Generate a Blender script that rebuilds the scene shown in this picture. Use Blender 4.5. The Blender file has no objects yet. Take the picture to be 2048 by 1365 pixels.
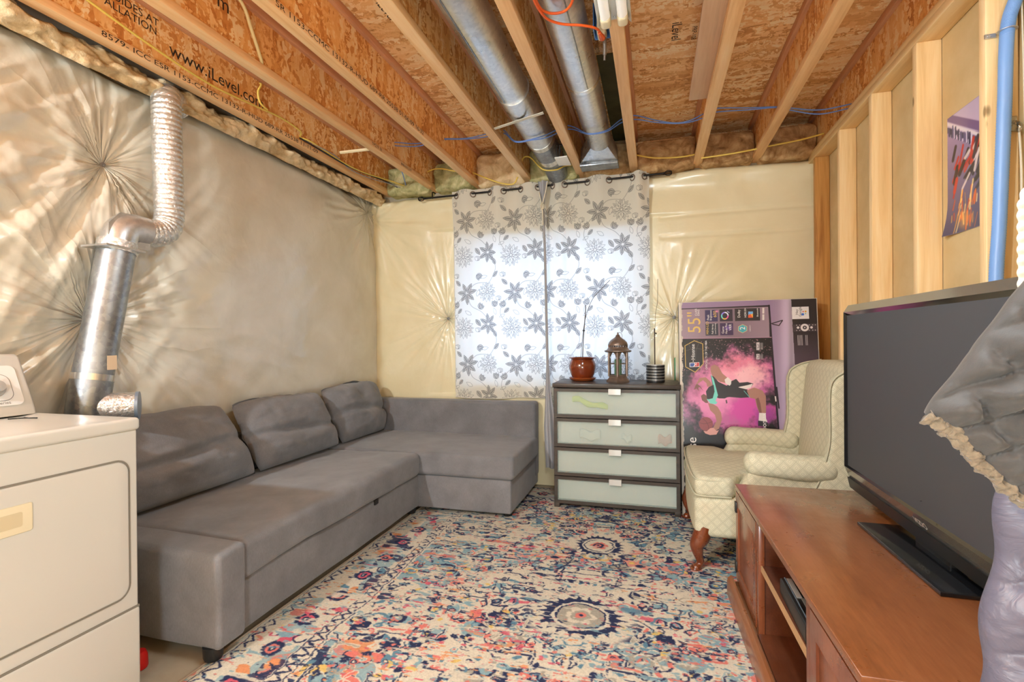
import bpy, bmesh, math, random
import numpy as np
from mathutils import Vector, Matrix

random.seed(7)
rng = np.random.default_rng(11)
SC = bpy.context.scene
COL = SC.collection
PI = math.pi

# ------------------------------------------------------------------ camera, sky, lights, exposure
def add_camera():
    yaw, pit, rol, F = math.radians(15.811), math.radians(-.1835), math.radians(-.4552), 1003.2
    c, s = math.cos, math.sin
    w = Vector((-s(yaw) * c(pit), c(yaw) * c(pit), s(pit)))
    r0 = Vector((c(yaw), s(yaw), 0)); u0 = r0.cross(w)
    r = r0 * c(rol) + u0 * s(rol); u = u0 * c(rol) - r0 * s(rol)
    cam = bpy.data.cameras.new('camera'); cam.sensor_width = 36; cam.lens = F / 2048 * 36
    cam.clip_start = .02; cam.clip_end = 100
    o = bpy.data.objects.new('camera', cam); COL.objects.link(o)
    M = Matrix((r, u, -w)).transposed().to_4x4(); M.translation = (0, 0, 1.2)
    o.matrix_world = M
    SC.camera = o
add_camera()

world = bpy.data.worlds.new('overcast_sky'); SC.world = world; world.use_nodes = True
bgn = world.node_tree.nodes['Background']
bgn.inputs['Color'].default_value = (.52, .73, 1.0, 1); bgn.inputs['Strength'].default_value = 3.9

def lamp(name, typ, loc, power, color, size=.06, rot=(0, 0, 0), size_y=None):
    l = bpy.data.lights.new(name, typ); l.energy = power; l.color = color
    if typ == 'AREA':
        l.shape = 'RECTANGLE'; l.size = size; l.size_y = size_y or size
    else:
        l.shadow_soft_size = size
    o = bpy.data.objects.new(name, l); COL.objects.link(o); o.location = loc; o.rotation_euler = rot
    return o
WARM = (.82, .93, 1.0)
lamp('bulb_over_laundry', 'POINT', (-2.03, -1.25, 2.36), 240, WARM, .045)
lamp('fill_light_behind_camera', 'POINT', (.15, -1.6, .75), 130, WARM, .25)  # added fill light, no real lamp there; lifts ceiling and joists
lamp('shop_light_glow', 'AREA', (-.14, 1.30, 2.395), 20, (.86, .95, 1.0), .12, (0, 0, 0), 1.0)

vs = SC.view_settings
vs.view_transform = 'Standard'; vs.look = 'None'; vs.gamma = 1; vs.use_curve_mapping = False
vs.exposure = 0.55
SC.cycles.use_denoising = True
SC.cycles.max_bounces = 10; SC.cycles.diffuse_bounces = 6; SC.cycles.transmission_bounces = 8
SC.cycles.transparent_max_bounces = 12
SC.cycles.sample_clamp_indirect = 6
SC.cycles.caustics_reflective = False; SC.cycles.caustics_refractive = False

# ------------------------------------------------------------------ numpy noise
def _hash(ix, iy, iz, seed):
    h = (ix.astype(np.int64) * 374761393 + iy.astype(np.int64) * 668265263 + iz.astype(np.int64) * 2147483647 + seed * 1274126177) & 0xffffffff
    h = ((h ^ (h >> 13)) * 1274126177) & 0xffffffff
    h = (h ^ (h >> 16)) & 0xffffff
    return h / float(0xffffff)
def vn(x, y, z=0.0, seed=0):
    x, y, z = np.broadcast_arrays(np.asarray(x, float), np.asarray(y, float), np.asarray(z, float))
    ix, iy, iz = np.floor(x), np.floor(y), np.floor(z)
    fx, fy, fz = x - ix, y - iy, z - iz
    fx, fy, fz = [t * t * (3 - 2 * t) for t in (fx, fy, fz)]
    r = 0
    for a in (0, 1):
        for b in (0, 1):
            for c in (0, 1):
                w = (fx if a else 1 - fx) * (fy if b else 1 - fy) * (fz if c else 1 - fz)
                r = r + w * _hash(ix + a, iy + b, iz + c, seed)
    return r * 2 - 1
def fbm(x, y, z=0.0, seed=0, oct=4):
    r, a = 0, 1
    for k in range(oct):
        r = r + a * vn(np.asarray(x) * 2**k, np.asarray(y) * 2**k, np.asarray(z) * 2**k, seed + 17 * k); a *= .5
    return r

# ------------------------------------------------------------------ objects and meshes
def tag(o, label=None, cat=None, group=None, kind=None):
    if label: o['label'] = label
    if cat: o['category'] = cat
    if group: o['group'] = group
    if kind: o['kind'] = kind
    return o
def thing(name, loc, label=None, cat=None, group=None, kind=None):
    o = bpy.data.objects.new(name, None); COL.objects.link(o); o.location = loc
    o.empty_display_size = .1
    return tag(o, label, cat, group, kind)
def link(o, parent):
    COL.objects.link(o)
    if parent is not None:
        o.parent = parent
        if parent.type == 'EMPTY':
            o.matrix_parent_inverse = Matrix.Translation(-Vector(parent.location))
    return o
def mobj(name, verts, faces, mat, parent=None, smooth=False, uv=None):
    me = bpy.data.meshes.new(name)
    me.from_pydata([tuple(v) for v in verts], [], [tuple(f) for f in faces])
    if uv is not None:
        lay = me.uv_layers.new(name='UVMap')
        li = np.empty(len(me.loops), np.int32); me.loops.foreach_get('vertex_index', li)
        lay.data.foreach_set('uv', np.asarray(uv, np.float32)[li].ravel())
    if smooth:
        me.polygons.foreach_set('use_smooth', [True] * len(me.polygons))
    if mat is not None: me.materials.append(mat)
    me.update()
    return link(bpy.data.objects.new(name, me), parent)
def bobj(name, bm, mat, parent=None, smooth=False):
    bmesh.ops.recalc_face_normals(bm, faces=bm.faces)
    me = bpy.data.meshes.new(name); bm.to_mesh(me); bm.free()
    if smooth: me.polygons.foreach_set('use_smooth', [True] * len(me.polygons))
    if mat is not None: me.materials.append(mat)
    return link(bpy.data.objects.new(name, me), parent)
def box_uv(o, s=1.0):
    me = o.data
    lay = me.uv_layers.get('UVMap') or me.uv_layers.new(name='UVMap')
    for p in me.polygons:
        n = p.normal; ax = max(range(3), key=lambda k: abs(n[k])); a, b = [(1, 2), (0, 2), (0, 1)][ax]
        for li in p.loop_indices:
            v = me.vertices[me.loops[li].vertex_index].co
            lay.data[li].uv = (v[a] * s, v[b] * s)
def autosmooth(o, ang=.6):
    bm = bmesh.new(); bm.from_mesh(o.data)
    for f in bm.faces: f.smooth = True
    for e in bm.edges:
        if len(e.link_faces) == 2 and e.calc_face_angle(0) > ang: e.smooth = False
    bm.to_mesh(o.data); bm.free()
    return o
def bx(name, x0, x1, y0, y1, z0, z1, mat, parent=None, bev=0.0):
    bm = bmesh.new()
    vs_ = [bm.verts.new((x, y, z)) for x in (x0, x1) for y in (y0, y1) for z in (z0, z1)]
    for f in ((0, 1, 3, 2), (4, 6, 7, 5), (0, 4, 5, 1), (2, 3, 7, 6), (0, 2, 6, 4), (1, 5, 7, 3)):
        bm.faces.new([vs_[i] for i in f])
    if bev:
        bmesh.ops.bevel(bm, geom=bm.edges[:], offset=bev, segments=2, profile=.5, affect='EDGES')
    o = bobj(name, bm, mat, parent)
    return autosmooth(o, .9) if bev else o
def boxes(name, lst, mat, parent=None):
    V, Fc = [], []
    for (x0, x1, y0, y1, z0, z1) in lst:
        b = len(V)
        V += [(x, y, z) for x in (x0, x1) for y in (y0, y1) for z in (z0, z1)]
        Fc += [tuple(b + i for i in f) for f in ((0, 1, 3, 2), (4, 6, 7, 5), (0, 4, 5, 1), (2, 3, 7, 6), (0, 2, 6, 4), (1, 5, 7, 3))]
    return mobj(name, V, Fc, mat, parent)
def softbox(name, b, r, mat, parent=None, n=(4, 4, 4), fn=None, arc=3):
    """box with rounded edges of radius r, n cuts per axis, then moved by fn(P, unit)"""
    b = np.array(b, float).reshape(3, 2); c = b.mean(1); h = (b[:, 1] - b[:, 0]) / 2
    r = min(r, h.min() * .999)
    ax = []
    for k in range(3):
        t = np.tan(np.linspace(0, PI / 4, arc + 1)[1:]) * r
        t = r * np.sin(np.linspace(0, PI / 2, arc + 1))[1:] if False else r * np.linspace(0, 1, arc + 1)[1:]
        mid = np.linspace(-h[k] + r, h[k] - r, n[k] + 1)
        ax.append(np.concatenate([-h[k] + r - t[::-1], mid, h[k] - r + t]))
    V, Fc = [], []
    for k in range(3):
        a, d = [(1, 2), (2, 0), (0, 1)][k]
        A, B = np.meshgrid(ax[a], ax[d], indexing='ij')
        for sgn in (-1, 1):
            P = np.zeros(A.shape + (3,)); P[..., a] = A; P[..., d] = B; P[..., k] = sgn * h[k]
            base = len(V); na, nb = A.shape
            V += list(P.reshape(-1, 3))
            I = np.arange(na * nb).reshape(na, nb) + base
            q = np.stack([I[:-1, :-1], I[1:, :-1], I[1:, 1:], I[:-1, 1:]], -1).reshape(-1, 4)
            Fc.append(q if sgn > 0 else q[:, ::-1])
    V = np.array(V); Fc = np.concatenate(Fc)
    uq, inv = np.unique(np.round(V, 6), axis=0, return_inverse=True)
    Fc = inv.reshape(-1)[Fc]
    inner = np.clip(uq, -(h - r), h - r); d = uq - inner
    L = np.linalg.norm(d, axis=1, keepdims=True); L[L == 0] = 1
    P = inner + d / L * r
    U = P / h
    P = P + c
    if fn is not None: P = fn(P, U)
    return mobj(name, P, Fc, mat, parent, smooth=True)
def catmull(pts, n=6):
    P = np.array(pts, float); out = []
    Q = np.vstack([2 * P[0] - P[1], P, 2 * P[-1] - P[-2]])
    for i in range(len(P) - 1):
        p0, p1, p2, p3 = Q[i:i + 4]
        for t in np.arange(n) / n:
            out.append(.5 * (2 * p1 + (p2 - p0) * t + (2 * p0 - 5 * p1 + 4 * p2 - p3) * t * t + (3 * p1 - p0 - 3 * p2 + p3) * t**3))
    out.append(P[-1])
    return np.array(out)
def tube_vf(P, r, seg=8, closed=False, caps=True, flat=1.0, up=None):
    P = np.array(P, float); n = len(P)
    r = np.broadcast_to(np.asarray(r, float), (n,))
    if closed: T = np.roll(P, -1, 0) - np.roll(P, 1, 0)
    else: T = np.gradient(P, axis=0)
    T /= np.linalg.norm(T, axis=1, keepdims=True) + 1e-12
    a = np.array(up if up is not None else ((0, 0, 1) if abs(T[0][2]) < .9 else (1, 0, 0)), float)
    nrm = a - T[0] * a.dot(T[0]); nrm /= np.linalg.norm(nrm)
    V = []; th = np.linspace(0, 2 * PI, seg, endpoint=False)
    for i in range(n):
        nrm = nrm - T[i] * nrm.dot(T[i]); nrm /= np.linalg.norm(nrm) + 1e-12
        bn = np.cross(T[i], nrm)
        V += [P[i] + r[i] * (math.cos(t) * nrm * flat + math.sin(t) * bn) for t in th]
    Fc = []
    m = n if closed else n - 1
    for i in range(m):
        j = (i + 1) % n
        for k in range(seg):
            l = (k + 1) % seg
            Fc.append((i * seg + k, i * seg + l, j * seg + l, j * seg + k))
    if caps and not closed:
        Fc.append(tuple(range(seg))[::-1]); Fc.append(tuple((n - 1) * seg + k for k in range(seg)))
    return V, Fc
def tube(name, P, r, mat, parent=None, seg=8, **kw):
    V, Fc = tube_vf(P, r, seg, **kw)
    o = mobj(name, V, Fc, mat, parent, smooth=True)
    return autosmooth(o, 1.0)
def tubes(name, lst, mat, parent=None, seg=8, **kw):
    V, Fc = [], []
    for P, r in lst:
        v, f = tube_vf(P, r, seg, **kw); b = len(V); V += v; Fc += [tuple(b + i for i in q) for q in f]
    return autosmooth(mobj(name, V, Fc, mat, parent, smooth=True), 1.0)
def lathe(name, prof, c, mat, parent=None, seg=32, ang=.7, sides=None):
    V, Fc = [], []; seg = sides or seg
    for (r, z) in prof:
        V += [(c[0] + r * math.cos(2 * PI * (k + .5) / seg), c[1] + r * math.sin(2 * PI * (k + .5) / seg), c[2] + z) for k in range(seg)]
    for i in range(len(prof) - 1):
        for k in range(seg):
            l = (k + 1) % seg
            Fc.append((i * seg + k, i * seg + l, (i + 1) * seg + l, (i + 1) * seg + k))
    if prof[0][0] > 1e-5: Fc.append(tuple(range(seg))[::-1])
    if prof[-1][0] > 1e-5: Fc.append(tuple((len(prof) - 1) * seg + k for k in range(seg)))
    o = mobj(name, V, Fc, mat, parent, smooth=True)
    return autosmooth(o, ang)
def slab(name, poly, axis, a0, a1, mat, parent=None, bev=0, seg=3):
    """polygon (2-D outline) extruded along axis x/y/z from a0 to a1, edges rounded"""
    bm = bmesh.new()
    def P(p, a): return {'x': (a, p[0], p[1]), 'y': (p[0], a, p[1]), 'z': (p[0], p[1], a)}[axis]
    A = [bm.verts.new(P(p, a0)) for p in poly]; B = [bm.verts.new(P(p, a1)) for p in poly]
    n = len(poly)
    bm.faces.new(A); bm.faces.new(B[::-1])
    for i in range(n): bm.faces.new((A[i], A[(i + 1) % n], B[(i + 1) % n], B[i]))
    bmesh.ops.recalc_face_normals(bm, faces=bm.faces)
    if bev:
        caps = [e for e in bm.edges if (e.verts[0] in A) == (e.verts[1] in A)]
        bmesh.ops.bevel(bm, geom=caps, offset=bev, segments=seg, profile=.5, affect='EDGES')
    bmesh.ops.triangulate(bm, faces=[f for f in bm.faces if len(f.verts) > 4])
    o = bobj(name, bm, mat, parent)
    return autosmooth(o, .7)
def grid(name, X, Y, Z, mat, parent=None, uv=None, mask=None, flip=False):
    nu, nv = X.shape
    V = np.stack([X, Y, Z], -1).reshape(-1, 3)
    I = np.arange(nu * nv).reshape(nu, nv)
    q = np.stack([I[:-1, :-1], I[1:, :-1], I[1:, 1:], I[:-1, 1:]], -1)
    if mask is not None: q = q[mask]
    q = q.reshape(-1, 4)
    if flip: q = q[:, ::-1]
    return mobj(name, V, q.tolist(), mat, parent, smooth=True, uv=None if uv is None else uv.reshape(-1, 2))
TEXTS = []
def text(name, s, size, org, xd, yd, mat, parent, align='LEFT', sx=1.0):
    cu = bpy.data.curves.new(name, 'FONT'); cu.body = s; cu.size = size; cu.align_x = align
    cu.resolution_u = 3
    if mat: cu.materials.append(mat)
    o = bpy.data.objects.new(name, cu)
    xd, yd = Vector(xd).normalized(), Vector(yd).normalized(); zd = xd.cross(yd)
    M = Matrix((xd * sx, yd, zd)).transposed().to_4x4(); M.translation = org
    link(o, parent)
    o.matrix_basis = M
    TEXTS.append(o)
    return o

# ------------------------------------------------------------------ materials
class M:
    def __init__(s, name, base=(.5, .5, .5), rough=.5, metal=0, spec=.5, coat=0, coat_r=.1):
        s.m = bpy.data.materials.new(name); s.m.use_nodes = True; s.nt = s.m.node_tree
        s.b = s.nt.nodes['Principled BSDF']; s.out = s.nt.nodes['Material Output']
        s.set(base, rough, metal, spec, coat, coat_r)
    def set(s, base, rough, metal, spec, coat, coat_r):
        i = s.b.inputs
        i['Base Color'].default_value = (*base, 1); i['Roughness'].default_value = rough; i['Metallic'].default_value = metal
        i['Specular IOR Level'].default_value = spec; i['Coat Weight'].default_value = coat; i['Coat Roughness'].default_value = coat_r
    def n(s, t, ins=None, **at):
        nd = s.nt.nodes.new('ShaderNode' + t)
        for k, v in at.items(): setattr(nd, k, v)
        for k, v in (ins or {}).items():
            if hasattr(v, 'is_output'): s.nt.links.new(v, nd.inputs[k])
            else: nd.inputs[k].default_value = v
        return nd
    def l(s, a, b): s.nt.links.new(a, b)
    def base(s, sock): s.l(sock, s.b.inputs['Base Color'])
    def co(s, scale=(1, 1, 1), rot=(0, 0, 0), src='Object'):
        tc = s.n('TexCoord')
        mp = s.n('Mapping', {'Scale': scale, 'Rotation': rot}); s.l(tc.outputs[src], mp.inputs['Vector'])
        return mp.outputs[0]
    def noise(s, vec, scale=5, detail=4, rough=.55, dist=0):
        nd = s.n('TexNoise', {'Vector': vec, 'Scale': scale, 'Detail': detail, 'Roughness': rough, 'Distortion': dist})
        return nd.outputs['Fac']
    def ramp(s, fac, stops, interp='LINEAR'):
        nd = s.n('ValToRGB', {'Fac': fac}); cr = nd.color_ramp; cr.interpolation = interp
        while len(cr.elements) < len(stops): cr.elements.new(.5)
        for e, (p, c) in zip(cr.elements, stops):
            e.position = p; e.color = (*c, 1) if len(c) == 3 else c
        return nd.outputs['Color']
    def mix(s, f, a, b, mode='MIX'):
        nd = s.n('Mix', data_type='RGBA', blend_type=mode)
        for k, v in ((0, f), (6, a), (7, b)):
            if hasattr(v, 'is_output'): s.l(v, nd.inputs[k])
            else: nd.inputs[k].default_value = v if k == 0 else (*v, 1)
        return nd.outputs[2]
    def math(s, op, a, b=0.0):
        nd = s.n('Math', operation=op)
        for k, v in ((0, a), (1, b)):
            if hasattr(v, 'is_output'): s.l(v, nd.inputs[k])
            else: nd.inputs[k].default_value = v
        return nd.outputs[0]
    def bump(s, h, strength=.3, dist=.01):
        nd = s.n('Bump', {'Height': h, 'Strength': strength, 'Distance': dist}); s.l(nd.outputs[0], s.b.inputs['Normal'])
def lin(r, g, b):
    f = lambda c: c / 12.92 if c <= .04045 else ((c + .055) / 1.055) ** 2.4
    return tuple(f(v / 255) for v in (r, g, b))
def plain(name, rgb, rough=.5, metal=0, spec=.5, coat=0, var=.0, vs_=8, bump=0, bs=200):
    m = M(name, lin(*rgb), rough, metal, spec, coat)
    v = m.co()
    if var:
        f = m.noise(v, vs_, 4)
        c = np.array(lin(*rgb))
        m.base(m.ramp(f, [(.3, tuple(c * (1 - var))), (.7, tuple(np.minimum(c * (1 + var), 1)))]))
    if bump: m.bump(m.noise(v, bs, 2), bump, .002)
    return m.m

def osb(name, stretch, cols, sc=26):
    """oriented strand board: two layers of long flat cells, random tint per strand"""
    m = M(name, (.4, .2, .08), .55, spec=.3)
    tc = m.n('TexCoord').outputs['Object']
    wob = m.n('TexNoise', {'Vector': tc, 'Scale': 5.0, 'Detail': 2.0})
    off = m.n('VectorMath', {0: wob.outputs['Color'], 1: (.06, .06, .06)}, operation='MULTIPLY').outputs[0]
    add = m.n('VectorMath', {0: tc, 1: off}, operation='ADD').outputs[0]
    layers = []
    for k, rot in enumerate(((.0, .0, .0), (.5, .5, .5), (-.45, -.4, -.5))):
        mp = m.n('Mapping', {'Vector': add, 'Scale': stretch, 'Rotation': rot, 'Location': (k * 3.1, k * 1.7, 0)})
        vo = m.n('TexVoronoi', {'Vector': mp.outputs[0], 'Scale': sc * (1 + .25 * k), 'Randomness': 1.0})
        layers.append(vo)
    pick = m.noise(add, 30, 2)
    f1 = m.ramp(pick, [(.46, (0, 0, 0)), (.48, (1, 1, 1))]); f2 = m.ramp(pick, [(.56, (0, 0, 0)), (.58, (1, 1, 1))])
    sep = [m.n('SeparateColor', {0: v.outputs['Color']}).outputs[0] for v in layers]
    val = m.mix(f1, m.mix(0.0, (0, 0, 0), (0, 0, 0)), (1, 1, 1))
    t = m.n('Mix', {0: m.n('SeparateColor', {0: f1}).outputs[0], 2: sep[0], 3: sep[1]}, data_type='FLOAT').outputs[0]
    t = m.n('Mix', {0: m.n('SeparateColor', {0: f2}).outputs[0], 2: t, 3: sep[2]}, data_type='FLOAT').outputs[0]
    gr = m.noise(m.n('Mapping', {'Vector': add, 'Scale': stretch}).outputs[0], 90, 3)
    t = m.math('ADD', m.math('MULTIPLY', t, .8), m.math('MULTIPLY', gr, .35))
    c = m.ramp(t, cols)
    big = m.noise(tc, 2.0, 3)
    c = m.mix(m.math('MULTIPLY', m.n('SeparateColor', {0: m.ramp(big, [(.45, (0, 0, 0)), (.75, (1, 1, 1))])}).outputs[0], .2), c, tuple(np.array(cols[1][1]) * .55))
    m.base(c)
    dist = m.n('SeparateColor', {0: layers[0].outputs['Color']}).outputs[1]
    m.bump(m.math('ADD', dist, m.math('MULTIPLY', gr, .6)), .35, .002)
    return m.m
OSB_COLS = [(.0, lin(150, 84, 34)), (.22, lin(206, 132, 64)), (.5, lin(236, 172, 98)), (.75, lin(246, 196, 128)), (1.0, lin(252, 224, 172))]
OSB_COLS2 = [(.0, lin(140, 88, 44)), (.22, lin(206, 146, 84)), (.5, lin(238, 186, 122)), (.75, lin(248, 208, 150)), (1.0, lin(252, 230, 186))]
m_web = osb('orange_strand_board', (1.0, .95, .22), OSB_COLS, 17)
m_sub = osb('subfloor_strand_board', (.20, 1.0, 1.0), OSB_COLS2, 17)

def lumber(name, grain, cols, scale=9, knots=True, rough=.55):
    """grain runs along the axis 'grain' (0,1,2)"""
    m = M(name, cols[1], rough, spec=.35)
    st = [1.0, 1.0, 1.0]; st[grain] = .06
    v = m.co(tuple(st))
    a = m.noise(v, scale * 3, 4, .6, .6); b = m.noise(v, scale * 14, 3)
    t = m.math('ADD', m.math('MULTIPLY', a, .75), m.math('MULTIPLY', b, .25))
    c = m.ramp(t, [(.3, cols[0]), (.5, cols[1]), (.68, cols[2])])
    if knots:
        vk = m.n('TexVoronoi', {'Vector': m.co(tuple([1.0 if k != grain else .45 for k in range(3)])), 'Scale': 7.0})
        k = m.ramp(vk.outputs['Distance'], [(.05, (1, 1, 1)), (.085, (0, 0, 0))])
        c = m.mix(m.n('SeparateColor', {0: k}).outputs[0], c, tuple(np.array(cols[0]) * .45))
    m.base(c); m.bump(b, .12, .002)
    return m.m
FL = [lin(222, 168, 114), lin(242, 196, 142), lin(250, 214, 168)]
m_flange = lumber('joist_flange_lumber', 1, FL, 7, False)
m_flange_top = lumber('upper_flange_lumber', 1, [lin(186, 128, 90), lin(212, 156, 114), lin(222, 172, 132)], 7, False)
PINE = [lin(222, 182, 126), lin(238, 204, 150), lin(246, 220, 174)]
m_stud = lumber('pine_stud_lumber', 2, PINE, 7)
m_plate = lumber('pine_plate_lumber', 1, PINE, 7)
m_stud_old = lumber('dark_pine_stud_lumber', 2, [lin(150, 96, 44), lin(190, 136, 72), lin(206, 154, 90)], 8)

def concrete():
    m = M('grey_concrete', (.4, .37, .32), .85, spec=.3); v = m.co()
    f = m.noise(v, 2.2, 6, .6)
    m.base(m.ramp(f, [(.3, lin(150, 138, 118)), (.7, lin(184, 172, 150))])); m.bump(m.noise(v, 90, 3), .15, .003)
    return m.m
m_conc = concrete()
def plastic_film(name, c0, c1, rough=.22, coat=.5, pins=(), axes=(1, 2)):
    m = M(name, c0, rough, spec=.5, coat=coat, coat_r=.12); v = m.co()
    f = m.noise(v, 2.6, 5, .55, .5)
    m.base(m.ramp(f, [(.3, c0), (.68, c1)]))
    hgt = m.math('MULTIPLY', m.noise(m.co((1, 1, 1)), 14, 3, .55, 1.0), .10)
    pos = m.n('SeparateXYZ', {0: m.n('TexCoord').outputs['Object']})
    for (pa, pb, amp, L, fr) in pins:
        da = m.math('SUBTRACT', pos.outputs[axes[0]], pa); db = m.math('SUBTRACT', pos.outputs[axes[1]], pb)
        r = m.math('SQRT', m.math('ADD', m.math('MULTIPLY', da, da), m.math('MULTIPLY', db, db)))
        th = m.math('ARCTAN2', da, db)
        vec = m.n('CombineXYZ', {0: m.math('MULTIPLY', th, fr), 1: m.math('MULTIPLY', r, 1.6), 2: pa})
        nz = m.noise(vec.outputs[0], 1.0, 2, .5, .2)
        rd = m.math('SUBTRACT', 1.0, m.math('MINIMUM', m.math('MULTIPLY', m.math('ABSOLUTE', m.math('SUBTRACT', nz, .5)), 5.0), 1.0))
        wt = m.math('MULTIPLY', m.math('POWER', 2.71828, m.math('MULTIPLY', r, -1.0 / L)), amp)
        hgt = m.math('ADD', hgt, m.math('MULTIPLY', rd, wt))
    m.bump(hgt, 1.0, .014)
    m.b.inputs['Subsurface Weight'].default_value = 0
    return m.m
m_film = plastic_film('clear_film_over_insulation', lin(202, 195, 176), lin(220, 216, 202), .26, .4, ((1.737, 2.028, .8, .50, 2.6), (1.66, 1.305, .9, .60, 3.4), (3.92, 2.33, .8, .5, 3.0)))
m_film_b = plastic_film('cream_film_over_insulation', lin(222, 208, 168), lin(232, 220, 184), .3, .3, ((-1.72, 1.385, .6, .26, 4.5), (.15, 1.36, .6, .24, 3.5)), (0, 2))
def fibre(name, c):
    m = M(name, c[1], .95, spec=.1); v = m.co()
    f = m.noise(v, 9, 6, .65, .8)
    m.base(m.ramp(f, [(.3, c[0]), (.5, c[1]), (.7, c[2])])); m.bump(m.noise(v, 60, 6, .7), .6, .01)
    return m.m
m_fib = fibre('cream_fibreglass', [lin(178, 146, 104), lin(220, 194, 152), lin(240, 222, 190)])
m_fib_d = fibre('brown_fibreglass', [lin(120, 86, 54), lin(176, 138, 94), lin(212, 180, 134)])
m_fib_g = fibre('green_wrapped_fibreglass', [lin(120, 116, 76), lin(178, 172, 122), lin(222, 212, 166)])
def drywall():
    m = M('unpainted_drywall_back', lin(208, 182, 136), .85, spec=.2); v = m.co()
    f = m.noise(v, 3, 5, .6); w = m.noise(v, 7, 5, .7)
    c = m.ramp(f, [(.35, lin(198, 170, 122)), (.7, lin(216, 192, 146))])
    s = m.n('SeparateColor', {0: m.ramp(w, [(.66, (0, 0, 0)), (.74, (1, 1, 1))])}).outputs[0]
    m.base(m.mix(m.math('MULTIPLY', s, .5), c, lin(236, 224, 200)))
    return m.m
m_dry = drywall()
def galv(name, a, b, rough=.3, sc=5):
    m = M(name, a, rough, .85); v = m.co()
    f = m.noise(v, sc, 4); vo = m.n('TexVoronoi', {'Vector': v, 'Scale': 60.0})
    t = m.math('ADD', m.math('MULTIPLY', f, .8), m.math('MULTIPLY', m.n('SeparateColor', {0: vo.outputs['Color']}).outputs[0], .2))
    m.base(m.ramp(t, [(.3, a), (.7, b)]))
    m.l(m.ramp(f, [(.3, (rough * .7,) * 3), (.7, (rough * 1.3,) * 3)]), m.b.inputs['Roughness'])
    return m.m
m_galv = galv('galvanised_steel', lin(188, 190, 192), lin(222, 222, 220), .34)
m_galv_d = galv('dull_galvanised_steel', lin(126, 130, 136), lin(168, 172, 174), .36)
def foil():
    m = M('crinkled_foil', lin(222, 222, 220), .2, .82); v = m.co()
    m.bump(m.noise(v, 70, 4, .6, 1.2), .9, .006)
    return m.m
m_foil = foil()
def fabric(name, rgb, var=.12, weave=900, bump=.25, rough=.95, blot=6):
    m = M(name, lin(*rgb), rough, spec=.15); v = m.co()
    c = np.array(lin(*rgb))
    a = m.noise(v, blot, 5, .6); w = m.noise(v, weave, 2, .5); w2 = m.noise(m.co((1, 1, .2)), weave * .4, 2)
    t = m.math('ADD', m.math('MULTIPLY', a, .5), m.math('MULTIPLY', m.math('ADD', w, w2), .25))
    m.base(m.ramp(t, [(.34, tuple(c * (1 - var * 1.6))), (.5, tuple(c)), (.66, tuple(np.minimum(c * (1 + var * 1.8), 1)))]))
    m.bump(m.math('ADD', w, w2), bump, .002)
    m.b.inputs['Sheen Weight'].default_value = .25
    return m.m
m_sofa = fabric('grey_woven_upholstery', (118, 117, 119), .16)
m_dark = plain('matte_black_plastic', (26, 25, 24), .45)
m_black_iron = plain('black_iron', (34, 30, 28), .4, .6, .5)
m_white = plain('white_appliance_enamel', (206, 203, 194), .32, 0, .5, .3)
m_offwhite = plain('ivory_plastic', (226, 214, 182), .4)
m_panelwhite = plain('pale_grey_control_panel', (224, 222, 216), .4)
m_gap = plain('dark_seam', (128, 122, 110), .9)
m_grey = plain('grey_plastic', (120, 116, 112), .4)
def woody(name, grain, cols, rough=.3, coat=.4, sc=5):
    m = M(name, cols[1], rough, spec=.5, coat=coat, coat_r=.16)
    st = [1.0, 1.0, 1.0]; st[grain] = .12
    v = m.co(tuple(st)); a = m.noise(v, sc * 2, 3, .5, .3); b = m.noise(v, sc * 26, 3)
    t = m.math('ADD', m.math('MULTIPLY', a, .7), m.math('MULTIPLY', b, .3))
    m.base(m.ramp(t, [(.3, cols[0]), (.5, cols[1]), (.7, cols[2])]))
    sc_ = m.noise(m.co(), 7, 5, .65)
    m.l(m.ramp(sc_, [(.3, (rough * .75,) * 3), (.7, (rough * 1.4,) * 3)]), m.b.inputs['Roughness'])
    return m.m
CHERRY = [lin(108, 60, 30), lin(132, 78, 42), lin(150, 94, 56)]
m_cherry = woody('cherry_veneer', 1, CHERRY)
m_cherry_v = woody('cherry_upright', 2, [lin(94, 46, 26), lin(122, 66, 38), lin(146, 86, 54)])
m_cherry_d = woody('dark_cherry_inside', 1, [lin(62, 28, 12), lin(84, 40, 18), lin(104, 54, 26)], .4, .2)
m_leg = woody('turned_mahogany', 2, [lin(80, 34, 16), lin(112, 54, 26), lin(138, 74, 38)], .25, .6, 9)
m_brownblack = woody('black_brown_foil', 0, [lin(48, 40, 34), lin(64, 54, 46), lin(78, 67, 58)], .42, .1, 8)
def frosted():
    m = M('frosted_glass', lin(196, 208, 198), .38, spec=.5); v = m.co()
    f = m.noise(v, 3, 2); m.base(m.ramp(f, [(.3, lin(188, 202, 190)), (.7, lin(200, 212, 202))]))
    tr = m.n('BsdfTransparent', {'Color': (.98, .985, .98, 1)})
    mx = m.n('MixShader', {0: .66, 1: m.b.outputs[0], 2: tr.outputs[0]}); m.l(mx.outputs[0], m.out.inputs[0])
    return m.m
m_frost = frosted()
def thin_glass(name, tint=(1, 1, 1), gl=.12):
    m = M(name)
    tr = m.n('BsdfTransparent', {'Color': (*tint, 1)}); g = m.n('BsdfGlossy', {'Roughness': .02})
    lw = m.n('LayerWeight', {'Blend': .25})
    mx = m.n('MixShader', {0: m.math('ADD', m.math('MULTIPLY', lw.outputs['Fresnel'], .7), gl * .3), 1: tr.outputs[0], 2: g.outputs[0]})
    m.l(mx.outputs[0], m.out.inputs[0])
    return m.m
m_glass = thin_glass('clear_glass')
m_wframe = plain('white_vinyl', (236, 236, 232), .4)
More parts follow.
